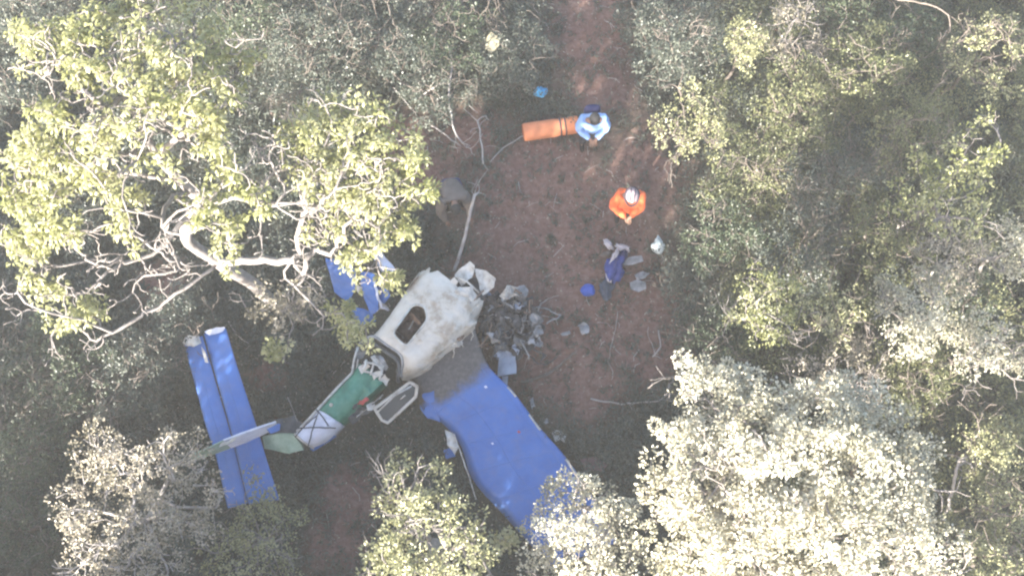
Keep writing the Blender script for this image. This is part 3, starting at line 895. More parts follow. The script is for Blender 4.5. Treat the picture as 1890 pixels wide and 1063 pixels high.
def sheet(name, pts, mat, parent, thick=.012, amp=.03, fr=4.0, cuts=3, seed=0, smooth=False, attr=None):
    """crumpled sheet: outline of 3-D points, filled, subdivided, dented and thickened"""
    bm = bmesh.new()
    vs = [bm.verts.new(Vector(p)) for p in pts]
    f = bm.faces.new(vs)
    bmesh.ops.triangulate(bm, faces=[f])
    for _ in range(cuts):
        bmesh.ops.subdivide_edges(bm, edges=[e for e in bm.edges if e.calc_length() > .07], cuts=1, use_grid_fill=False)
        bmesh.ops.triangulate(bm, faces=bm.faces[:])
    for v in bm.verts:
        v.co += Vector((nz(v.co, fr, seed) * .5, nz(v.co, fr, seed + 9) * .5, nz(v.co, fr, seed + 17))) * amp * 2
    bmesh.ops.recalc_face_normals(bm, faces=bm.faces)
    cen = sum((v.co for v in bm.verts), Vector()) / len(bm.verts)
    rmax = max((v.co - cen).length for v in bm.verts) * 1.06 + thick
    solidify(bm, thick)
    for v in bm.verts:                       # keep mitred corners from shooting out
        d = v.co - cen
        if d.length > rmax: v.co = cen + d * (rmax / d.length) * .8
    return link(name, bm_mesh(name, bm), mat, parent, smooth)

def psheet(name, pts, mat, parent, **k):
    return sheet(name, [P(*p) for p in pts], mat, parent, **k)

def loft(name, secs, mat, parent, close=True, smooth=True, attr=None, caps=True, thick=0):
    """secs: list of rings with the same number of points"""
    n = len(secs[0])
    v = [tuple(p) for s in secs for p in s]
    f = []
    for i in range(len(secs) - 1):
        for k in range(n if close else n - 1):
            a = i * n + k; b = i * n + (k + 1) % n
            f.append((a, b, b + n, a + n))
    if caps and close:
        f.append(tuple(reversed(range(n)))); f.append(tuple((len(secs) - 1) * n + k for k in range(n)))
    bm = bmesh.new()
    bv = [bm.verts.new(p) for p in v]
    for q in f: bm.faces.new([bv[i] for i in q])
    bmesh.ops.recalc_face_normals(bm, faces=bm.faces)
    if thick: solidify(bm, thick)
    me = bm_mesh(name, bm)
    if attr:
        for an, av in attr.items():
            a = me.attributes.new(an, 'FLOAT', 'POINT')
            a.data.foreach_set('value', np.asarray(av, np.float32))
    return link(name, me, mat, parent, smooth)

def lerp_stations(st, per):
    """st: list of tuples of numbers; returns a smoothly resampled list"""
    q = [np.array(s, float) for s in st]
    q = [2 * q[0] - q[1]] + q + [2 * q[-1] - q[-2]]
    out = []
    for i in range(1, len(q) - 2):
        for k in range(per):
            t = k / per
            out.append(.5 * (2 * q[i] + (q[i + 1] - q[i - 1]) * t + (2 * q[i - 1] - 5 * q[i] + 4 * q[i + 1] - q[i + 2]) * t * t + (-q[i - 1] + 3 * q[i] - 3 * q[i + 1] + q[i + 2]) * t ** 3))
    out.append(q[-2])
    return out

def hull_ring(L, R, zb, zt, n=25, ex=.5, sweep=0.0, fwd=None, full=False):
    """half (or full) super-ellipse arch between two side points"""
    Lp = np.array(P(L[0], L[1], (zb + zt) / 2)); Rp = np.array(P(R[0], R[1], (zb + zt) / 2))
    c = (Lp + Rp) / 2; h = (Rp - Lp) / 2; h[2] = 0
    out = []
    for k in range(n):
        a = math.pi * k / (n - 1)
        x = -math.copysign(abs(math.cos(a)) ** ex, math.cos(a)); z = abs(math.sin(a)) ** ex
        p = c + h * x
        p[2] = zb + (zt - zb) * z
        if fwd is not None: p = p + fwd * sweep * (math.sin(a) ** 2)
        out.append(p)
    return out

# ------------------------------------------------------------------ fuselage
FUS = empty('aircraft_fuselage', tuple(P(760, 640, 0)), 'broken white aircraft fuselage with a green tail section lying across the clearing', 'aircraft wreck')
def build_fuselage():
    rng = np.random.default_rng(5)
    # cabin shell: pale, boxy, torn open at both ends
    st = [(663, 641, 742, 700, 1.22), (693, 619, 776, 687, 1.28), (725, 578, 818, 655, 1.32), (750, 541, 856, 622, 1.32), (767, 517, 877, 592, 1.28), (781, 502, 886, 562, 1.2)]
    S = lerp_stations(st, 6)
    fwd = np.array(P(800, 540, 1.2)) - np.array(P(700, 660, 1.2)); fwd /= np.linalg.norm(fwd)
    secs = []
    for i, s in enumerate(S):
        sw = .30 * max(0, 1 - i / 7.0)          # the rear edge is cut back in an arch
        r = hull_ring((s[0], s[1]), (s[2], s[3]), .28, s[4], 31, .40, sw, fwd)
        j = i / (len(S) - 1)
        out = []
        for k, p in enumerate(r):
            d = .028 * nz(p, 2.6, 1) + .02 * nz(p, 7, 3)
            t = k / 30.0
            if t > .68: d += .085 * nz(p, 4.5, 6) * (t - .68) / .32 * 2      # buckled lower right flank
            p = p + np.array([d, d * .4, d])
            if i == len(S) - 1: p = p + fwd * rng.uniform(-.07, .06)
            out.append(p)
        secs.append(out)
    n = 31
    bm = bmesh.new()
    grid = [[bm.verts.new(p) for p in s] for s in secs]
    for i in range(len(secs) - 1):
        for k in range(n - 1):
            bm.faces.new((grid[i][k], grid[i][k + 1], grid[i + 1][k + 1], grid[i + 1][k]))
    bmesh.ops.recalc_face_normals(bm, faces=bm.faces)
    solidify(bm, .035)
    me = bm_mesh('cabin_shell', bm)
    # rounded window opening cut through the roof
    def opening(z0, z1, grow=0.0):
        cor = [(763, 563), (783, 567), (788, 590), (750, 638), (726, 615)]
        cx = sum(c[0] for c in cor) / 5; cy = sum(c[1] for c in cor) / 5
        pts = []
        m = len(cor)
        for i in range(m):
            a, b, c = np.array(cor[i - 1], float), np.array(cor[i], float), np.array(cor[(i + 1) % m], float)
            u = a - b; w = c - b
            r = min(9, .42 * min(np.linalg.norm(u), np.linalg.norm(w)))
            p0 = b + u / np.linalg.norm(u) * r; p1 = b + w / np.linalg.norm(w) * r
            for t in (0, .25, .5, .75, 1):
                q = (1 - t) ** 2 * p0 + 2 * t * (1 - t) * b + t * t * p1
                q = np.array([cx, cy]) + (q - [cx, cy]) * (1 + grow)
                pts.append(q)
        top = [P(q[0], q[1], 1.3) for q in pts]
        return top
    top = opening(0, 0)
    bm = bmesh.new()
    a = [bm.verts.new((p.x, p.y, 1.8)) for p in top]; b = [bm.verts.new((p.x, p.y, .75)) for p in top]
    bm.faces.new(a); bm.faces.new(list(reversed(b)))
    for i in range(len(a)):
        j = (i + 1) % len(a); bm.faces.new((a[j], a[i], b[i], b[j]))
    cut = bpy.data.objects.new('cutter', bm_mesh('cutter', bm)); C.objects.link(cut)
    tmp = bpy.data.objects.new('tmp', me); C.objects.link(tmp)
    md = tmp.modifiers.new('b', 'BOOLEAN'); md.operation = 'DIFFERENCE'; md.object = cut; md.solver = 'EXACT'
    dg = bpy.context.evaluated_depsgraph_get()
    me2 = bpy.data.meshes.new_from_object(tmp.evaluated_get(dg))
    bpy.data.objects.remove(tmp); bpy.data.objects.remove(cut)
    shell = link('cabin_shell', me2, WHITE, FUS, False)
    # raised rim of the opening
    w = opening(0, 0, .06)
    rim = [np.array(p) for p in w] ; rim.append(rim[0])
    for p in rim: p[2] = 1.315
    polytube('window_rim', rim, .018, PALE, shell, 6)
    # cabin interior seen through it: seat backs, brown trim, frames
    c = np.array(P(757, 603, .7))
    psheet('cabin_lining', [(715, 615, .88), (750, 550, .88), (800, 560, .88), (800, 600, .88), (755, 655, .88)], BROWN, FUS, amp=.06, fr=3)
    def block(name, px, py, z, sx, sy, sz, rz, mat, parent, bev=.03):
        bm = bmesh.new(); bmesh.ops.create_cube(bm, size=1)
        for v in bm.verts: v.co = Vector((v.co.x * sx, v.co.y * sy, v.co.z * sz))
        bmesh.ops.bevel(bm, geom=bm.edges[:], offset=bev, segments=2, affect='EDGES')
        bmesh.ops.transform(bm, matrix=Matrix.Translation(P(px, py, z)) @ Matrix.Rotation(rz, 4, 'Z'), verts=bm.verts)
        return link(name, bm_mesh(name, bm), mat, parent, True)
    seat = block('seat_cushion', 752, 612, .95, .34, .3, .14, .8, BROWN, FUS, .05)
    block('seat_back', 768, 588, 1.0, .1, .34, .34, .75, BROWN, FUS, .04)
    polytube('seat_frame', [P(738, 622, .9), P(756, 606, 1.02), P(768, 582, 1.0)], .016, PALE, FUS)
    polytube('seat_frame', [P(748, 632, .92), P(742, 618, 1.0), P(732, 612, .95)], .014, PALE, FUS)
    polytube('seat_frame', [P(762, 570, 1.0), P(779, 578, 1.02), P(783, 592, .98)], .014, BROWN, FUS)
    # arched frame at the open rear end
    r0 = [np.array(p) + np.array([0, 0, .012]) for p in secs[0][3:28]]
    polytube('rear_frame', r0, .026, GREYM, FUS, 7)
    r1 = [p - fwd * .10 + np.array([0, 0, -.07]) for p in r0]
    polytube('rear_frame', r1, .035, DARKM, FUS, 7)
    loft('rear_bulkhead', [r0, [p - fwd * .02 - np.array([0, 0, .12]) for p in r0], [p * .0 + (p + (np.mean(r0, 0) - p) * .28) - fwd * .04 - np.array([0, 0, .16]) for p in r0]], DARKM, FUS, False, True, None, False, .012)
    # inner bracing exposed behind it
    psheet('broken_frame', [(668, 660, 1.0), (700, 655, 1.02), (712, 690, .98), (690, 705, .95), (662, 690, .95)], CHAR, FUS, amp=.03, seed=2)
    for k, (a, b) in enumerate([((672, 668, 1.16), (706, 678, 1.16)), ((666, 684, 1.14), (696, 694, 1.15)), ((690, 660, 1.14), (684, 692, 1.17)), ((706, 676, 1.12), (700, 700, 1.12)), ((676, 664, 1.18), (668, 688, 1.14))]):
        polytube('brace', [P(*a), P((a[0] + b[0]) / 2 + 2, (a[1] + b[1]) / 2 - 2, a[2] + .03), P(*b)], .02, PALE, FUS)
    for k, poly in enumerate([[(690, 652, 1.12), (704, 658, 1.14), (716, 676, 1.12), (712, 684, 1.1), (698, 668, 1.14)], [(700, 700, 1.1), (712, 690, 1.1), (722, 700, 1.0), (712, 712, .98)], [(660, 650, 1.08), (676, 648, 1.1), (672, 660, 1.1), (660, 664, 1.06)]]):
        psheet('torn_skin', poly, [GREYM, WHITE, DARKM][k], FUS, amp=.04, fr=8, seed=130 + k)
    psheet('white_panel', [(662, 676, 1.17), (676, 668, 1.2), (682, 676, 1.2), (668, 690, 1.17)], WHITE, FUS, amp=.02, fr=7, seed=12)
    psheet('white_panel', [(684, 658, 1.18), (692, 656, 1.2), (708, 676, 1.19), (702, 684, 1.17)], PALE, FUS, amp=.03, fr=7, seed=14)
    psheet('white_panel', [(686, 690, 1.17), (704, 684, 1.17), (708, 692, 1.13), (690, 702, 1.13)], WHITE, FUS, amp=.03, fr=7, seed=16)
    polytube('longeron', [P(661, 640, 1.1), P(654, 662, 1.06), P(650, 688, 1.0), P(625, 713, .95), P(584, 758, .85), P(548, 796, .78)], .024, PALE, FUS)
    polytube('longeron', [P(664, 646, .98), P(660, 668, .96), P(657, 690, .92)], .018, PALE, FUS)
    # green tail section
    st = [(662, 672, 712, 706, 1.1), (650, 688, 701, 717, 1.1), (628, 712, 676, 742, 1.06), (606, 736, 655, 763, 1.0), (588, 756, 632, 783, .95)]
    S = lerp_stations(st, 5)
    secs2 = []
    for i, s in enumerate(S):
        r = hull_ring((s[0], s[1]), (s[2], s[3]), .3, s[4], 19, .62)
        secs2.append([p + np.array([1, 1, 1]) * (.03 * nz(p, 3, 8) + .015 * nz(p, 8, 5)) for p in r])
    gs = loft('tail_section', secs2, GREEN, FUS, False, True, None, False, .02)
    st = [(588, 756, 632, 783, .96), (573, 772, 616, 801, .92), (558, 787, 598, 815, .88), (544, 801, 576, 826, .83)]
    S = lerp_stations(st, 4)
    secs3 = [[p + np.array([1, 1, 1]) * (.012 * nz(p, 3, 8)) for p in hull_ring((s[0], s[1]), (s[2], s[3]), .3, s[4], 19, .62)] for s in S]
    lb = loft('tail_band', secs3, LAV, FUS, False, True, None, False, .02)
    rr = [p + np.array([0, 0, .006]) for p in secs3[-1]]
    polytube('rim', rr, .02, WHITE, lb)
    for a, b, m in [((588, 760, 1.0), (569, 824, .86), (577, 791, .955)), ((548, 790, .88), (620, 790, .9), (584, 789, .97)), ((582, 754, .98), (606, 786, .92), (596, 770, .97)), ((545, 806, .86), (586, 766, .98), (566, 782, .95))]:
        polytube('cable', [P(*a), P(*m), P(*b)], .012, CABLE, lb, 5, .05, .003)
    # white mark on the green flank
    bm = bmesh.new(); bmesh.ops.create_uvsphere(bm, u_segments=10, v_segments=6, radius=.035)
    for v in bm.verts: v.co.z *= .3
    bmesh.ops.transform(bm, matrix=Matrix.Translation(P(611, 747, 1.005)), verts=bm.verts)
    link('white_cap', bm_mesh('white_cap', bm), WHITE, gs, True)
    # red and pale torn skin beside the green section
    for k, (poly, mt) in enumerate([([(655, 735, .98), (668, 728, 1.0), (682, 736, .95), (672, 748, .9), (660, 745, .92)], REDP), ([(675, 746, .8), (690, 742, .78), (694, 752, .72), (680, 756, .72)], PALE),
                                    ([(645, 742, .9), (660, 738, .95), (662, 750, .88), (650, 756, .85)], CHAR), ([(640, 765, .7), (668, 748, .75), (690, 756, .62), (650, 782, .55)], DARKM)]):
        psheet('torn_skin', poly, mt, FUS, amp=.05, fr=7, seed=k * 3)
    psheet('torn_skin', [(655, 728, 1.02), (690, 700, 1.08), (706, 706, 1.02), (690, 722, 1.0), (666, 738, .98)], GREEN, FUS, amp=.03, fr=6, seed=31)
    for k in range(3):
        polytube('cable', [P(640 + k * 8, 775 - k * 2, .6), P(668 + k * 6, 758 - k * 3, .7), P(700 + k * 3, 738 - k * 5, .8)], .01, PALE if k else CABLE, FUS, 5, .08, .012)
    # last tail piece: pale green, dark blue side
    a = [P(560, 812, .8), P(548, 830, .55), P(540, 812, .35), P(552, 800, .5)]
    psheet('tail_cone', [(484, 805, .62), (512, 801, .72), (540, 803, .76), (556, 820, .72), (560, 830, .66), (534, 837, .6), (488, 827, .55)], GREENP, FUS, thick=.06, amp=.02, fr=3, seed=5)
    psheet('tail_side', [(505, 774, .5), (545, 768, .55), (560, 785, .5), (545, 803, .5), (512, 800, .5)], DARKM, FUS, amp=.03, seed=7)
    psheet('belly_strip', [(572, 828, .5), (612, 803, .55), (622, 806, .4), (578, 832, .38)], BLUE, FUS, amp=.015, seed=8)
    # crumpled nose
    psheet('torn_panel', [(838, 505, 1.12), (852, 490, 1.2), (866, 482, 1.22), (876, 492, 1.25), (872, 512, 1.2), (850, 525, 1.15)], PALE, FUS, amp=.04, fr=5, seed=20, thick=.02)
    psheet('torn_panel', [(874, 494, 1.15), (895, 500, 1.15), (914, 514, 1.1), (912, 530, 1.02), (892, 545, 1.0), (884, 532, 1.05), (880, 512, 1.1)], PALE, FUS, amp=.03, fr=5, seed=24, thick=.02)
    psheet('torn_panel', [(818, 528, 1.18), (838, 512, 1.2), (846, 520, 1.22), (830, 538, 1.2)], WHITE, FUS, amp=.02, fr=5, seed=26, thick=.03)
    psheet('torn_panel', [(830, 545, 1.2), (848, 530, 1.22), (872, 528, 1.15), (880, 545, 1.1), (868, 562, 1.12), (838, 560, 1.2)], PALE, FUS, amp=.055, fr=6, seed=28, thick=.02)
    psheet('nose_cavity', [(822, 535, .85), (850, 505, .85), (905, 520, .8), (890, 560, .75), (850, 575, .85)], CHAR, FUS, amp=.06, fr=5, seed=30)
    polytube('brace', [P(815, 528, 1.18), P(826, 540, 1.26), P(840, 548, 1.24)], .022, WHITE, FUS)
    polytube('brace', [P(840, 510, 1.2), P(862, 520, 1.26), P(884, 540, 1.1)], .018, PALE, FUS)
    polytube('brace', [P(870, 560, 1.1), P(880, 548, 1.1), P(893, 536, 1.05)], .016, BROWN, FUS)
    # frayed lower right flank
    for k, poly in enumerate([[(882, 560, 1.05), (888, 572, .95), (862, 600, .95), (848, 606, 1.02), (858, 588, 1.1)], [(850, 602, 1.05), (858, 612, .95), (852, 630, .85), (840, 626, .98)],
                              [(846, 622, .98), (857, 634, .8), (846, 640, .78), (828, 640, .9), (818, 650, .85), (830, 628, 1.0)], [(820, 640, 1.0), (835, 634, .95), (818, 655, .78), (796, 668, .8)]]):
        psheet('torn_strip', poly, PALE if k != 1 else BROWN, FUS, amp=.05, fr=9, seed=40 + k)
    for k, pl in enumerate([[(884, 552, 1.02), (876, 580, .95), (858, 604, .92), (850, 618, .9)], [(880, 590, .85), (872, 612, .75), (868, 640, .55)], [(846, 612, 1.0), (842, 630, .95), (856, 640, .72)], [(838, 636, .85), (836, 660, .6)]]):
        polytube('torn_wire', [P(*q) for q in pl], .011, PALE, FUS, 5, .06, .012)
    block('antenna_base', 799, 526, 1.22, .1, .07, .05, .6, CHAR, FUS, .015)
build_fuselage()

# loose door with a dark pane
def build_door():
    out = [(757, 705, .92), (770, 713, .86), (767, 732, .78), (716, 780, .62), (705, 775, .64), (691, 754, .8)]
    D = empty('aircraft_door', tuple(P(730, 745, 0)), 'white-framed aircraft door with a dark pane hanging beside the green tail section', 'aircraft door')
    w = [np.array(P(*q)) for q in out]; w.append(w[0]); w.append(w[1])
    polytube('door_frame', w, .03, WHITE, D, 8, .06, .002)
    psheet('door_pane', out, GLASS_D, D, amp=.006, cuts=1, thick=.008)
    polytube('inner_trim', [P(695, 762, .8), P(728, 730, .89), P(760, 712, .93)], .016, PALE, D)
    polytube('handle', [P(738, 737, .79), P(748, 729, .82)], .013, WHITE, D)
build_door()

# ------------------------------------------------------------------ wings and tail
def wing_mesh(name, st, mat, parent, tmax=.16, per=6, seed=0, dent=.02, soot=None, npt=14):
    """st: LEpx, LEpy, LEz, TEpx, TEpy, TEz"""
    S = lerp_stations(st, per)
    secs, so = [], []
    for i, s in enumerate(S):
        L = np.array(P(s[0], s[1], s[2])); T = np.array(P(s[3], s[4], s[5]))
        ring = []
        for k in range(npt):                         # over the top from trailing to leading edge
            u = 1 - k / (npt - 1); ring.append((u, 1))
        for k in range(1, npt - 1):
            u = k / (npt - 1); ring.append((u, -1))
        out = []
        for u, sg in ring:
            u2 = u ** 1.6
            th = tmax * 2.6 * (0.2969 * math.sqrt(u2) - .126 * u2 - .3516 * u2 ** 2 + .2843 * u2 ** 3 - .1015 * u2 ** 4) / .6 * .5
            p = L * (1 - u2) + T * u2
            p = p + np.array([0, 0, th * sg * 2 if sg > 0 else -th])
            d = dent * (nz(p, 1.6, seed) + .35 * nz(p, 5, seed + 4))
            p = p + np.array([d * .3, d * .2, d])
            out.append(p); so.append(soot(i / (len(S) - 1), u2) if soot else 0.0)
        secs.append(out)
    o = loft(name, secs, mat, parent, True, True, {'soot': so})
    for i in range(per + 2, len(secs) - 1, per - 1):
        polytube('rib_seam', [secs[i][k] + np.array([0, 0, .001]) for k in range(1, npt - 1)], .004, SEAM, o, 5)
    for k in (4, npt - 4):
        polytube('spar_seam', [secs[i][k] + np.array([0, 0, .001]) for i in range(per, len(secs))], .004, SEAM, o, 5)
    return o

RW = empty('aircraft_wing', tuple(P(900, 800, 0)), 'long blue wing with a sooty root lying from the fuselage to the lower edge', 'aircraft wing')
def soot_r(t, u):
    return .85 if t < .115 else max(0.0, .85 - (t - .115) * 7.5) * (1.0 if u < .8 else .6)
skin = wing_mesh('wing_skin', [(868, 578, .62, 752, 690, .5), (899, 669, .56, 783, 760, .42), (947, 722, .53, 818, 782, .38), (995, 787, .52, 850, 822, .36), (1040, 838, .5, 872, 884, .34), (1079, 893, .48, 926, 946, .33),
                               (1115, 950, .46, 975, 1000, .32), (1140, 1000, .45, 1015, 1050, .3)], BLUE, RW, .17, 6, 3, .014, soot_r)
psheet('root_skin', [(772, 712, .46), (800, 690, .52), (800, 752, .47), (812, 778, .4), (790, 772, .4), (776, 752, .42)], BLUE, RW, amp=.03, seed=3)
psheet('torn_flap', [(822, 792, .42), (834, 800, .42), (846, 828, .36), (840, 838, .3), (826, 820, .34)], PALE, RW, amp=.04, fr=8, seed=5)
polytube('control_cable', [P(838, 800, .45), P(852, 840, .42), (P(866, 880, .4)), P(878, 920, .3)], .011, PALE, RW, 5, .1, .004)
for pl in ([(978, 764), (990, 780), (1000, 793)], [(1046, 846), (1060, 866), (1076, 889)], [(938, 713), (946, 722), (954, 731)]):  # pale strips modelled in place of sky reflections on the leading edge
    polytube('edge_highlight', [P(a - 2, b + 1, .545) for a, b in pl], .02, PALE, RW, 6, .05, .004)
for (x, y, m, q) in [(909, 818, LAV, 3), (897, 714, LAV, 4), (958, 797, REDP, 4)]:
    psheet('paint_scrape', [(x - q, y - q * .3, .742), (x, y - q * .8, .742), (x + q * .8, y + q * .2, .742), (x - q * .2, y + q * .6, .742)], m, RW, amp=.01, cuts=0, thick=.006)

LW = empty('aircraft_wing', tuple(P(670, 530, 0)), 'crumpled blue wing folded under the big tree, beside the white cabin', 'aircraft wing')
for k, (poly, am) in enumerate([
    ([(600, 478, 1.2), (628, 478, 1.28), (656, 498, 1.22), (654, 540, 1.0), (645, 562, .8), (618, 538, .95)], .03),
    ([(664, 500, 1.15), (690, 505, 1.25), (696, 545, 1.15), (699, 570, .9), (684, 582, .8), (670, 545, 1.0)], .03),
    ([(694, 512, 1.1), (714, 516, 1.15), (719, 545, 1.0), (712, 562, .85), (700, 558, .9)], .05),
    ([(645, 560, .75), (662, 572, .75), (686, 576, .7), (694, 592, .5), (666, 600, .45), (648, 582, .5)], .04),
    ([(696, 458, .9), (706, 466, .95), (730, 498, .85), (714, 512, .8), (690, 480, .8)], .03)]):
    psheet('wing_panel', [(a, b, c) for a, b, c in poly], BLUE if k != 4 else LAV, LW, thick=.03, amp=am, fr=5, seed=60 + k)
psheet('torn_rib', [(650, 500, 1.22), (658, 520, 1.1), (668, 530, 1.05), (664, 545, .95), (652, 530, 1.05)], PALE, LW, amp=.05, fr=8, seed=70)
polytube('spar', [P(690, 512, 1.28), P(697, 545, 1.2), P(705, 566, .95), P(718, 572, .8)], .022, LAV, LW, 6, .08, .006)
psheet('torn_rib', [(694, 556, .98), (706, 562, .95), (718, 572, .8), (702, 570, .8), (694, 575, .75)], PALE, LW, amp=.03, fr=8, seed=73)

TP = empty('aircraft_tailplane', tuple(P(440, 780, 0)), 'long narrow blue tailplane left of the green tail section', 'aircraft tailplane')
wing_mesh('stabilizer', [(417, 606, .85, 376, 616, .84), (442, 690, .83, 398, 695, .82), (469, 772, .8, 420, 772, .79), (493, 850, .77, 439, 850, .76), (516, 922, .72, 459, 930, .71)], BLUE, TP, .045, 6, 8, .012)
wing_mesh('elevator', [(374, 620, .83, 339, 633, .8), (396, 697, .81, 359, 706, .78), (418, 774, .78, 380, 786, .75), (433, 830, .74, 398, 840, .7), (457, 928, .68, 420, 938, .64)], BLUE, TP, .03, 6, 13, .018)
psheet('torn_tip', [(336, 630, .86), (348, 620, .9), (366, 620, .9), (372, 632, .9), (360, 640, .92), (345, 640, .88)], PALE, TP, amp=.04, fr=9, seed=80)
psheet('torn_tip', [(378, 612, .9), (398, 604, .93), (416, 604, .92), (412, 612, .93), (386, 618, .92)], LAV, TP, amp=.02, fr=9, seed=82)
psheet('torn_edge', [(372, 640, .92), (380, 650, .92), (384, 670, .91), (378, 668, .9)], PALE, TP, amp=.02, fr=9, seed=83)

def build_fin():
    F = empty('aircraft_tail_fin', tuple(P(440, 805, 0)), 'upright white and blue tail fin seen edge-on across the tailplane', 'aircraft fin')
    def fin(name, st, mat, th):
        v, secs = [], []
        for (bx_, by_, bz, tx, ty, tz, t) in st:
            b = np.array(P(bx_, by_, bz)); tp = np.array(P(tx, ty, tz))
            secs.append((b, tp, t))
        ax = secs[-1][0] - secs[0][0]; ax[2] = 0; ax /= np.linalg.norm(ax)
        side = np.array([-ax[1], ax[0], 0])
        rings = []
        for b, tp, t in secs:
            m = (b + tp) / 2
            rings.append([b - side * t, m - side * t * .9, tp - side * t * .4, tp + side * t * .4, m + side * t * .9, b + side * t])
        return loft(name, rings, mat, F, True, False)
    fin('fin', [(512, 784, .75, 509, 778, .98, .04), (485, 798, .78, 478, 788, 1.12, .042), (455, 812, .8, 444, 800, 1.3, .038), (425, 824, .8, 412, 812, 1.42, .03)], LAV, .1)
    fin('rudder', [(424, 825, .8, 411, 813, 1.42, .026), (395, 836, .78, 384, 826, 1.46, .02), (360, 848, .72, 350, 840, 1.4, .012)], GREENP, .1)
    psheet('leading_edge', [(492, 792, 1.15), (514, 781, 1.02), (513, 792, .98), (498, 799, 1.1)], BLUE, F, amp=.01, cuts=1, thick=.05)
    psheet('torn_skin', [(410, 818, 1.47), (440, 806, 1.37), (432, 814, 1.36), (406, 824, 1.44)], PALE, F, amp=.02, fr=9, seed=90)
build_fin()

# ------------------------------------------------------------------ burnt engine and nose debris
def build_engine():
    rng = np.random.default_rng(15)
    E = empty('burnt_engine', tuple(P(940, 590, 0)), 'burnt tangled engine heap beside the torn nose of the fuselage', 'engine wreck')
    def cyl(name, a, b, r, mat, fins=0):
        a = np.array(P(*a)); b = np.array(P(*b))
        pts, rad = [], []
        m = max(2, fins * 2 + 2)
        for k in range(m):
            t = k / (m - 1); pts.append(a * (1 - t) + b * t); rad.append(r * (1.0 if (not fins or k % 2) else .8))
        v, f = [], []
        tube(v, f, pts, rad, 12)
        return link(name, mesh_py(name, v, f), mat, E, False)
    cyl('crankcase', (915, 575, .42), (960, 600, .38), .17, CHAR, 2)
    for a, b in [((915, 570, .45), (905, 545, .5)), ((945, 575, .45), (940, 552, .5)), ((920, 595, .4), (905, 615, .4)), ((955, 605, .4), (958, 632, .35)), ((962, 585, .4), (980, 570, .4))]:
        cyl('cylinder', a, b, .085, CHAR, 6)
    bm = bmesh.new(); bmesh.ops.create_icosphere(bm, subdivisions=4, radius=1)
    c = P(940, 598, .1)
    for v in bm.verts:
        k = 1 + .35 * nz(v.co, 2.2, 4) + .2 * nz(v.co, 6, 4)
        v.co = c + Vector((v.co.x * .52, v.co.y * .55, v.co.z * .26)) * k
    link('ash_mound', bm_mesh('ash_mound', bm), CHAR, E, False)
    for k in range(84):
        x = rng.uniform(876, 996); y = rng.uniform(540, 655)
        if (x - 936) ** 2 / 62 ** 2 + (y - 597) ** 2 / 66 ** 2 > 1: continue
        z = rng.uniform(.2, .6)
        m = [CHAR, GREYM, DARKM, CHAR, DARKM, GREYM, CHAR, BLUESH, DARKM, GREYM, PALE][k % 11]
        a0 = rng.uniform(0, 6.28); n = 5
        poly = []
        for q in range(n):
            a = a0 + q * 6.283 / n; r = rng.uniform(5, 10) if k % 3 else rng.uniform(12, 20)
            poly.append((x + math.cos(a) * r, y + math.sin(a) * r, z + rng.uniform(-.1, .1)))
        psheet('crumpled_panel', poly, m, E, amp=.09, fr=8, seed=100 + k)
    for k in range(30):
        x = rng.uniform(892, 985); y = rng.uniform(545, 650)
        pts = [P(x, y, rng.uniform(.3, .65))]
        for q in range(3):
            x += rng.normal(0, 16); y += rng.normal(0, 16); pts.append(P(x, y, rng.uniform(.2, .7)))
        polytube('pipe', pts, rng.uniform(.008, .018), [CHAR, DARKM, GREYM, BROWN][k % 4], E, 6, .07, .012)
    for a in [(934, 610, .45), (968, 605, .42)]:
        v = []
        c = np.array(P(*a))
        ring = [c + np.array([math.cos(t) * .14, math.sin(t) * .13, .03 * math.sin(2 * t)]) for t in np.linspace(0, 6.283, 18)]
        polytube('exhaust_ring', ring, .022, GREYM, E)
build_engine()

def panel(name, label, poly, mat, z=.06, cat='wreckage', **k):
    pts = []
    for q in poly:
        w = P(q[0], q[1], z); zz = gz(w.x, w.y) + (q[2] if len(q) > 2 else z)
        w = P(q[0], q[1], zz); pts.append(w)
    o = sheet(name, pts, mat, None, **k)
    return tag(o, label, cat)
panel('metal_panel', 'square pale blue-grey panel lying at the leading edge of the long blue wing', [(920, 658), (952, 656), (952, 690), (918, 694)], BLUESH, .25, amp=.02, thick=.02)
panel('metal_panel', 'narrow pale strip below the square blue-grey panel', [(926, 694), (938, 694), (936, 712), (930, 712)], BLUESH, .15, amp=.01, thick=.015)
panel('metal_panel', 'bent grey metal sheet just right of the blue clothing', [(1148, 486), (1160, 474), (1184, 470), (1188, 482), (1168, 488), (1152, 490)], GREYM, .16, amp=.03, thick=.012)
panel('metal_panel', 'rounded grey metal plate lying below the bent sheet', [(1162, 522), (1176, 516), (1192, 522), (1192, 534), (1178, 540), (1164, 534)], GREYM, .1, amp=.015, thick=.015)
panel('metal_panel', 'small twisted grey offcut above the rounded plate', [(1172, 508), (1186, 502), (1198, 504), (1190, 514), (1176, 516)], GREYM, .12, amp=.03, fr=8)
panel('pale_scrap', 'small round pale scrap right of the burnt engine', [(1066, 600), (1076, 594), (1088, 602), (1086, 614), (1074, 616)], GREYM, .1, amp=.04, fr=9)
panel('pale_scrap', 'thin pale scrap left of the small round scrap', [(1034, 616), (1052, 610), (1054, 616), (1038, 620)], GREYM, .06, amp=.02, fr=9)
panel('pale_scrap', 'torn white scrap beside the leading edge of the long blue wing', [(1018, 798), (1034, 794), (1044, 800), (1044, 818), (1034, 812), (1024, 814)], PALE, .15, amp=.05, fr=8)
panel('pale_scrap', 'small white scrap above the torn white scrap by the wing', [(1002, 776), (1010, 772), (1012, 780), (1005, 784)], GREYM, .15, amp=.02)
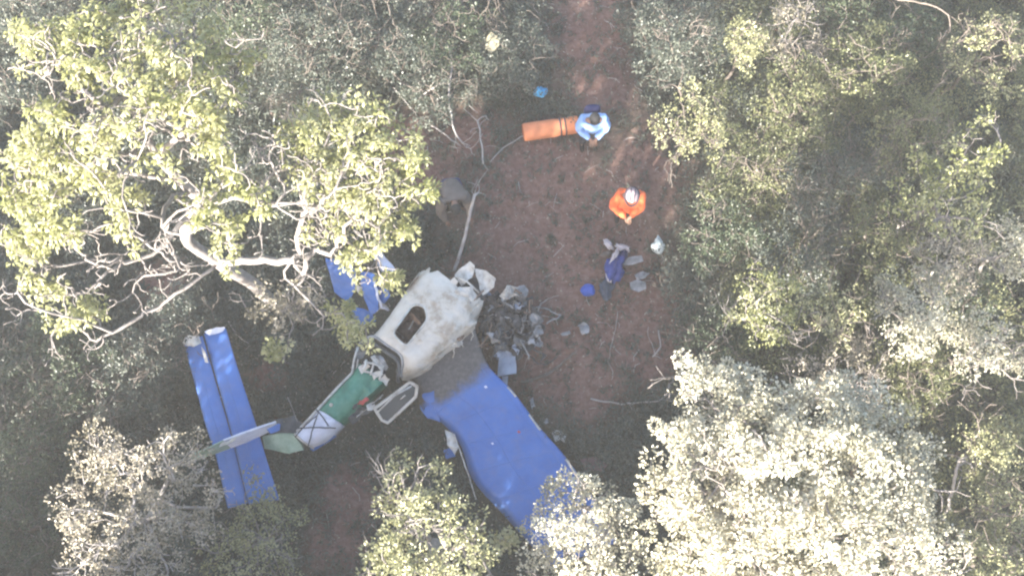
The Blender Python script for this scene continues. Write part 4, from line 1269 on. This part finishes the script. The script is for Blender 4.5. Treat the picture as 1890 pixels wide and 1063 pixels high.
panel('pale_scrap', 'upright pale scrap in the dark scrub beside the wing leading edge', [(978, 735), (984, 732), (988, 748), (982, 754)], GREYM, .2, amp=.03)
panel('tan_cloth', 'tan cloth lying among the bushes near the upper edge', [(896, 70), (906, 62), (920, 70), (922, 84), (908, 97), (898, 90)], mottled('tan_cloth', [(.3, (.16, .14, .09)), (.7, (.27, .24, .16))], 8, .9), .75, 'cloth', amp=.05, fr=6, thick=.02)
panel('reddish_sheet', 'flat reddish board half buried in the scrub right of the long blue wing', [(1070, 848), (1100, 842), (1122, 858), (1112, 870), (1080, 868)], mottled('dull_red_board', [(.3, (.09, .055, .05)), (.7, (.16, .105, .10))], 6, .9), .1, 'board', amp=.02)
panel('blue_scrap', 'dull blue scrap under the trailing edge of the long blue wing', [(818, 830), (836, 826), (840, 842), (824, 846)], BLUE, .1, amp=.03)
# ------------------------------------------------------------------ people
def cloth_mat(name, col, var=.25):
    c = np.array(col)
    return mottled(name, [(.3, tuple(c * (1 - var))), (.55, tuple(c)), (.8, tuple(np.minimum(c * (1 + var), .9)))], 6, .85, .35, 22, 0, .2)
SKIN = mottled('skin', [(.3, (.16, .085, .055)), (.7, (.22, .125, .085))], 8, .55)
HAIR = mottled('dark_hair', [(.3, (.008, .008, .009)), (.7, (.025, .023, .022))], 20, .7, .5, 60)
EYEM = mottled('eye_dark', [(.3, (.02, .015, .012)), (.7, (.03, .025, .02))], 5, .2)
BOOT = cloth_mat('boot_leather', (.025, .022, .02))
TROUS = cloth_mat('dark_trousers', (.025, .026, .035))

def skin_obj(name, verts, edges, radii, mat, parent, sub=2, root=0, wr=0.0, seed=0):
    me = bpy.data.meshes.new(name)
    me.from_pydata([tuple(v) for v in verts], edges, [])
    o = bpy.data.objects.new('tmp', me); C.objects.link(o)
    o.modifiers.new('skin', 'SKIN')
    s = o.modifiers.new('sub', 'SUBSURF'); s.levels = sub
    lay = me.skin_vertices[0].data if me.skin_vertices else None
    if lay is None:
        bm = bmesh.new(); bm.from_mesh(me); bm.verts.layers.skin.verify(); bm.to_mesh(me); bm.free()
        lay = me.skin_vertices[0].data
    for i, r in enumerate(radii):
        lay[i].radius = (r, r) if not isinstance(r, tuple) else r
        lay[i].use_root = (i == root)
    dg = bpy.context.evaluated_depsgraph_get()
    m2 = bpy.data.meshes.new_from_object(o.evaluated_get(dg))
    bpy.data.objects.remove(o)
    m2.name = name
    if wr:
        for v in m2.vertices:
            d = wr * (nz(v.co, 9, seed) + .5 * nz(v.co, 20, seed))
            v.co += v.normal * d
    return link(name, m2, mat, parent, True)

def person(loc, rz, label, shirt, trousers, lean, headbow, hands, elbows, hip=(0, 0, .95), knees=None, bulk=1.0, hem=0.0, feet=None, cap=None, vest=False, h=1.0):
    """local frame: the person faces -Y; hands/elbows are (x, y, z) for the right side, mirrored unless a pair is given"""
    root = empty('person', loc, label, 'person')
    M = Matrix.Rotation(rz, 4, 'Z')
    base = Vector(loc)
    def T(p): return base + (M @ (Vector(p) * h))
    hip = Vector(hip)
    up = Vector((0, -math.sin(lean), math.cos(lean)))
    fw = Vector((0, -math.cos(lean), -math.sin(lean)))
    chest = hip + up * .34 ; neck = hip + up * .50
    hb = lean + headbow
    hup = Vector((0, -math.sin(hb), math.cos(hb))); hfw = Vector((0, -math.cos(hb), -math.sin(hb)))
    head0 = neck + up * .06 + hup * .04
    headc = head0 + hup * .10
    headt = head0 + hup * .18
    sh = [chest + up * .12 + Vector((sx * .19, 0, 0)) for sx in (1, -1)]
    def pair(a): return a if isinstance(a, list) else [Vector(a), Vector((-a[0], a[1], a[2]))]
    el = [Vector(a) for a in pair(elbows)]; ha = [Vector(a) for a in pair(hands)]
    kn = [Vector(a) for a in pair(knees or (.11, -.03, .5))]; ft = [Vector(a) for a in pair(feet or (.12, .02, .08))]
    # ---- body: one continuous skinned surface
    V, E, R = [], [], []
    def add(p, r, par=None):
        V.append(T(p)); R.append(r * h)
        if par is not None: E.append((par, len(V) - 1))
        return len(V) - 1
    p0 = add(hip, .13); p1 = add(hip + up * .17, .125, p0); p2 = add(chest, .135, p1); p3 = add(neck - up * .03, .075, p2)
    p4 = add(neck + up * .03, .055, p3); p5 = add(head0, .062, p4); p6 = add(headc, .088, p5); p7 = add(headt, .062, p6)
    add(headc + hfw * .105 - hup * .02, .014, p6)                                   # nose
    for sx in (1, -1): add(headc + Vector((sx * .09, 0, 0)), .016, p6)               # ears
    for s in (0, 1):
        sx = 1 if s == 0 else -1
        a = add(sh[s], .062, p2)
        b = add((sh[s] + el[s]) / 2, .05, a); c = add(el[s], .042, b); d = add((el[s] + ha[s]) / 2, .038, c); e_ = add(ha[s], .027, d)
        ax = (ha[s] - el[s]).normalized()
        pal = add(ha[s] + ax * .07, .030, e_)
        side = ax.cross(Vector((0, 0, 1))).normalized()
        nrm = side.cross(ax).normalized()
        for q, (o, ln) in enumerate([(-.03, .062), (-.01, .075), (.01, .07), (.03, .055)]):
            f0 = add(ha[s] + ax * .098 + side * o, .0095, pal); f1 = add(ha[s] + ax * (.098 + ln * .55) + side * o * 1.15 - nrm * .008, .0085, f0); add(ha[s] + ax * (.098 + ln) + side * o * 1.15 - nrm * .03, .007, f1)
        t0 = add(ha[s] + ax * .035 - side * sx * .04, .011, e_); add(ha[s] + ax * .08 - side * sx * .058 - nrm * .012, .009, t0)
        hj = add(hip + Vector((sx * .10, 0, -.06)), .088, p0)
        k1 = add((hip + Vector((sx * .10, 0, -.06)) + kn[s]) / 2, .076, hj); k2 = add(kn[s], .056, k1); k3 = add(kn[s] * .55 + ft[s] * .45, .052, k2); k4 = add(ft[s], .036, k3)
        add(ft[s] + Vector((0, -.16, -.045)), .032, k4)
    skin_obj('body', V, E, R, SKIN, root, 2)
    # ---- shirt with sleeves to the wrist
    V, E, R = [], [], []
    lo = []
    p0 = add(hip + up * .0, .155 * bulk)
    if hem:
        add(hip + Vector((0, -.02, -hem)), .17 * bulk, p0)
    p1 = add(hip + up * .17, .155 * bulk, p0); p2 = add(chest, .172 * bulk, p1); p3 = add(neck - up * .05, .115, p2)
    for s in (0, 1):
        a = add(sh[s], .095 * bulk, p2); b = add((sh[s] + el[s]) / 2, .088 * bulk, a); c = add(el[s], .078 * bulk, b); d = add((el[s] + ha[s]) / 2, .068 * bulk, c); add(el[s] * .04 + ha[s] * .96, .052, d)
    st = skin_obj('shirt', V, E, R, shirt, root, 2, 0, .022, len(label))
    # ---- trousers and boots
    V, E, R = [], [], []
    p0 = add(hip + up * .05, .155); p1 = add(hip - up * .02, .155, p0)
    for s in (0, 1):
        sx = 1 if s == 0 else -1
        hj = add(hip + Vector((sx * .10, 0, -.07)), .108, p1); k1 = add((hip + Vector((sx * .1, 0, -.06)) + kn[s]) / 2, .096, hj); k2 = add(kn[s], .08, k1); k3 = add(kn[s] * .5 + ft[s] * .5, .072, k2); add(ft[s] + Vector((0, 0, .02)), .062, k3)
    skin_obj('trousers', V, E, R, trousers, root, 2, 0, .012, 3)
    for s in (0, 1):
        V, E, R = [], [], []
        a = add(ft[s] + Vector((0, .03, .06)), .055); b = add(ft[s] + Vector((0, .02, -.02)), .052, a); c = add(ft[s] + Vector((0, -.1, -.035)), .045, b); add(ft[s] + Vector((0, -.19, -.04)), .035, c)
        skin_obj('boot', V, E, R, BOOT, root, 2)
    # ---- head: hair or helmet, eyes, mouth
    def blob(name, c, ax3, mat, par, seg=14, cut=None, bump=0):
        bm = bmesh.new(); bmesh.ops.create_uvsphere(bm, u_segments=seg * 2, v_segments=seg, radius=1)
        for v in bm.verts:
            q = v.co.copy()
            k = 1 + bump * nz(q, 4, 3)
            v.co = Vector(c) + Vector((1, 0, 0)) * q.x * ax3[0] * k + (-hfw) * q.y * ax3[1] * k + hup * q.z * ax3[2] * k
        if cut is not None:
            bmesh.ops.delete(bm, geom=[v for v in bm.verts if (v.co - Vector(c)).dot(hup) < cut], context='VERTS')
            solidify(bm, .008)
        for v in bm.verts: v.co = T(v.co)
        return link(name, bm_mesh(name, bm), mat, par, True)
    if cap == 'helmet':
        hm = blob('helmet', headc + hup * .035 - hfw * .005, (.118, .138, .115), HELM, root, 14, -.01)
        ringp = [Vector(headc + hup * .03 - hfw * .005) + Vector((1, 0, 0)) * math.cos(t) * .126 + hfw * math.sin(t) * (.15 if math.sin(t) < .2 else .185) for t in np.linspace(0, 6.283, 28)]
        polytube('brim', [np.array(T(q)) for q in ringp], .016, HELMD, hm, 6)
        for dx in (-.035, .035):
            polytube('ridge', [np.array(T(headc + hup * (.035 + .115 * math.cos(t) + .004) + hfw * (-.005 - .138 * math.sin(t)) * 1.0 + Vector((dx, 0, 0)))) for t in np.linspace(-1.1, 1.1, 9)], .009, HELMD, hm, 5)
        blob('hair', headc - hfw * .012, (.094, .108, .112), HAIR, root, 10, -.05)
    else:
        blob('hair', headc + hup * .012 - hfw * .012, (.100, .118, .112), HAIR, root, 12, -.04, .05)
    for sx in (1, -1): blob('eye', headc + hfw * .085 + hup * .01 + Vector((sx * .033, 0, 0)), (.011, .009, .009), EYEM, root, 5)
    blob('mouth', headc + hfw * .088 - hup * .055, (.024, .008, .007), REDP, root, 5)
    return root, T, up, chest, hip, st

HELM = cloth_mat('helmet_white', (.30, .235, .25), .2)
HELMD = cloth_mat('helmet_trim', (.06, .05, .06))
def ground_loc(px, py):
    w = P(px, py, 0); return (w.x, w.y, gz(w.x, w.y))

LBLUE = cloth_mat('light_blue_shirt', (.23, .36, .62), .2)
r, T, up, chest, hip, st = person(ground_loc(1085, 270), .06, 'person in a light blue shirt and dark trousers beside the orange roll, hands together', LBLUE, TROUS, .10, .42, (.05, -.29, 1.06), (.27, -.06, 1.10), feet=(.13, .03, .08), bulk=1.2)
# dark rucksack on the back
bm = bmesh.new(); bmesh.ops.create_cube(bm, size=1)
bmesh.ops.subdivide_edges(bm, edges=bm.edges[:], cuts=3, use_grid_fill=True)
for v in bm.verts:
    q = v.co * 2; l = (abs(q.x) ** 4 + abs(q.y) ** 4 + abs(q.z) ** 4) ** .25
    q = q / max(l, .01)
    v.co = T(hip + up * .30 + Vector((0, .21, .02)) + Vector((q.x * .15, q.y * .075, q.z * .2)) * (1 + .06 * nz(q, 3, 2)))
NAVY = cloth_mat('navy_fabric', (.02, .025, .085))
pk = link('rucksack', bm_mesh('rucksack', bm), NAVY, None, True)
tag(pk, 'dark navy rucksack on the back of the person in light blue', 'rucksack')

ORANGE = cloth_mat('orange_jacket', (.74, .145, .05), .15)
person(ground_loc(1150, 400), -.10, 'person in an orange jacket and white helmet standing over the scattered debris', ORANGE, TROUS, .10, .32, [Vector((.07, -.26, .84)), Vector((-.01, -.28, .80))], [Vector((.22, -.12, 1.06)), Vector((-.28, -.12, 1.00))], cap='helmet', bulk=1.22, hem=.25)

GREYB = cloth_mat('grey_brown_shirt', (.115, .098, .088), .3)
JEANS = cloth_mat('blue_jeans', (.035, .04, .11), .3)
person(ground_loc(838, 374), .2, 'person in grey-brown shirt and jeans bent double beside the big tree crown', GREYB, JEANS, 1.05, .25, [Vector((.24, -.50, .42)), Vector((-.20, -.48, .40))], [Vector((.29, -.36, .68)), Vector((-.29, -.34, .68))], hip=(0, .12, .84),
       knees=(.14, -.10, .46), feet=(.16, .03, .08), bulk=1.25)

# ------------------------------------------------------------------ rescue gear
ORF = cloth_mat('orange_stretcher_cloth', (.58, .21, .10), .15)
def roll():
    R_ = empty('stretcher_roll', ground_loc(1012, 238), 'rolled orange stretcher with dark straps lying beside the person in light blue', 'stretcher')
    a = np.array(P(966, 243, .25)); b = np.array(P(1068, 228, .25))
    ax = (b - a) / np.linalg.norm(b - a); side = np.array([-ax[1], ax[0], 0]); upv = np.array([0, 0, 1.])
    g = gz(a[0], a[1])
    def ringsec(t, s=1.0, sp=0):
        c = a * (1 - t) + b * t; c[2] = g + .155
        out = []
        for k in range(28):
            th = 2 * math.pi * k / 28
            rx, rz_ = .175 * s, .145 * s
            p = c + side * math.copysign(abs(math.cos(th)) ** .8, math.cos(th)) * rx + upv * math.copysign(abs(math.sin(th)) ** .8, math.sin(th)) * rz_
            p = p + (side * .4 + upv) * .012 * nz(p, 8, 2)
            out.append(p)
        return out
    ts = [0, .004, .03, .2, .4, .55, .63, .66, .69, .72, .85, .97, .996, 1]
    ss = [.80, .94, 1.0, 1.01, 1.0, 1.0, .97, .93, .96, .99, .98, .97, .9, .75]
    loft('rolled_cloth', [ringsec(t, s) for t, s in zip(ts, ss)], ORF, R_)
    for t in (.665, .755):
        ring = ringsec(t, 1.0); ring.append(ring[0])
        polytube('strap', [p for p in ring], .014, CABLE, R_, 6)
    c0 = a + ax * -.008; 
    sp = []
    for k in range(60):
        th = k * .32; rr = .13 * (1 - k / 64)
        sp.append(np.array([c0[0], c0[1], g + .155]) + side * math.cos(th) * rr * 1.15 + upv * math.sin(th) * rr)
    polytube('rolled_edge', sp, .008, cloth_mat('orange_dark_edge', (.30, .10, .05)), R_, 5)
    polytube('strap', [np.array(P(1052, 226, .33)), np.array(P(1062, 232, .3)), np.array(P(1072, 244, .1))], .012, CABLE, R_, 6)
roll()

def lump(name, label, px, py, z, r, mat, cat, seed, amp=.35, sc=(1, 1, .7)):
    bm = bmesh.new(); bmesh.ops.create_icosphere(bm, subdivisions=4, radius=1)
    c = P(px, py, z); c.z = gz(c.x, c.y) + z
    for v in bm.verts:
        q = v.co.copy()
        k = 1 + amp * nz(q, 1.3, seed) + .4 * amp * abs(nz(q, 3.3, seed))
        v.co = c + Vector((q.x * sc[0], q.y * sc[1], q.z * sc[2])) * r * k
        v.co.z = max(v.co.z, gz(c.x, c.y) + .004)
    o = link(name, bm_mesh(name, bm), mat, None, True)
    return tag(o, label, cat)
lump('blue_bag', 'small sky-blue bag lying above the orange roll, left of the path', 998, 171, .12, .11, cloth_mat('sky_blue_plastic', (.06, .30, .55)), 'bag', 3, .4, (1.1, .9, .8))
lump('blue_bag', 'small round dark blue bag at the foot of the blue clothing', 1085, 537, .1, .115, cloth_mat('royal_blue_cloth', (.03, .08, .36)), 'bag', 5, .25, (1.1, .95, .8))

# crumpled white bag with a gathered neck
def bag():
    bm = bmesh.new(); bmesh.ops.create_icosphere(bm, subdivisions=4, radius=1)
    c = P(1215, 456, .1); c.z = gz(c.x, c.y) + .08
    for v in bm.verts:
        q = v.co.copy()
        k = 1 + .22 * nz(q, 1.6, 2) + .22 * abs(nz(q, 4.2, 7))
        w = .115 * (1 - .62 * max(0, q.y) ** .7)
        v.co = c + Vector((q.x * w, q.y * .17 + .03, q.z * .09 * (1 - .4 * max(0, q.y)))) * k
    o = link('white_bag', bm_mesh('white_bag', bm), mottled('white_plastic', [(.3, (.40, .44, .42)), (.7, (.60, .64, .62))], 8, .45), None, True)
    tag(o, 'crumpled white plastic bag on the ground right of the person in orange', 'bag')
bag()

# heap of blue clothing with white pieces
DB = cloth_mat('dark_blue_cloth', (.03, .05, .20), .4)
WC = cloth_mat('white_cloth', (.46, .42, .43), .3)
TEAL = cloth_mat('grey_blue_cloth', (.05, .065, .095), .35)
HP = empty('clothing_heap', ground_loc(1130, 500), 'heap of dark blue clothing with white cloth on top, on the red soil', 'clothing')
def cl(name, px, py, z, a, b, h, rz, mat, seed):
    """wrinkled folded cloth"""
    bm = bmesh.new(); bmesh.ops.create_icosphere(bm, subdivisions=4, radius=1)
    c = P(px, py, z); g = gz(c.x, c.y); c.z = g + z
    for v in bm.verts:
        q = v.co.copy()
        k = 1 + .6 * nz(q, 1.7, seed) + .5 * abs(nz(q, 3.6, seed)) - .25 * abs(nz(q, 7, seed))
        x, y = q.x * a * k, q.y * b * k
        v.co = c + Vector((x * math.cos(rz) - y * math.sin(rz), x * math.sin(rz) + y * math.cos(rz), q.z * h * k))
        v.co.z = max(v.co.z, g + .005)
    return link(name, bm_mesh(name, bm), mat, HP, True)
cl('blue_jacket', 1133, 497, .12, .15, .24, .16, -.25, DB, 1)
cl('grey_blue_trousers', 1119, 533, .07, .12, .17, .09, -.3, TEAL, 3)
cl('white_stripe', 1123, 516, .2, .025, .08, .05, .5, WC, 2)
cl('white_cloth', 1134, 474, .24, .045, .13, .06, -.5, WC, 14)
cl('white_cloth', 1150, 459, .2, .12, .05, .06, -.3, WC, 5)
cl('white_cloth', 1122, 453, .12, .05, .11, .06, .6, WC, 6)
cl('dark_sleeve', 1150, 474, .18, .07, .12, .08, -.4, NAVY, 7)
cl('grey_sleeve', 1120, 470, .1, .1, .04, .05, .1, GREYB, 8)
# ------------------------------------------------------------------ haze
def build_haze(d):
    bm = bmesh.new(); bmesh.ops.create_cube(bm, size=1)
    for v in bm.verts: v.co = Vector((v.co.x * 126, v.co.y * 126, -1.5 + (v.co.z + .5) * 23.0))
    m = bpy.data.materials.new('hazy_air'); m.use_nodes = True
    nt = m.node_tree; nt.nodes.clear()
    out = nt.nodes.new('ShaderNodeOutputMaterial'); pv = nt.nodes.new('ShaderNodeVolumePrincipled')
    pv.inputs['Color'].default_value = (0.96, 0.94, 0.92, 1)
    pv.inputs['Density'].default_value = d
    pv.inputs['Anisotropy'].default_value = 0.0
    nt.links.new(pv.outputs[0], out.inputs['Volume'])
    o = link('haze', bm_mesh('haze', bm), m)
    tag(o, 'thin sunlit haze in the air over the clearing', 'haze', None, 'stuff')
build_haze(HAZE)
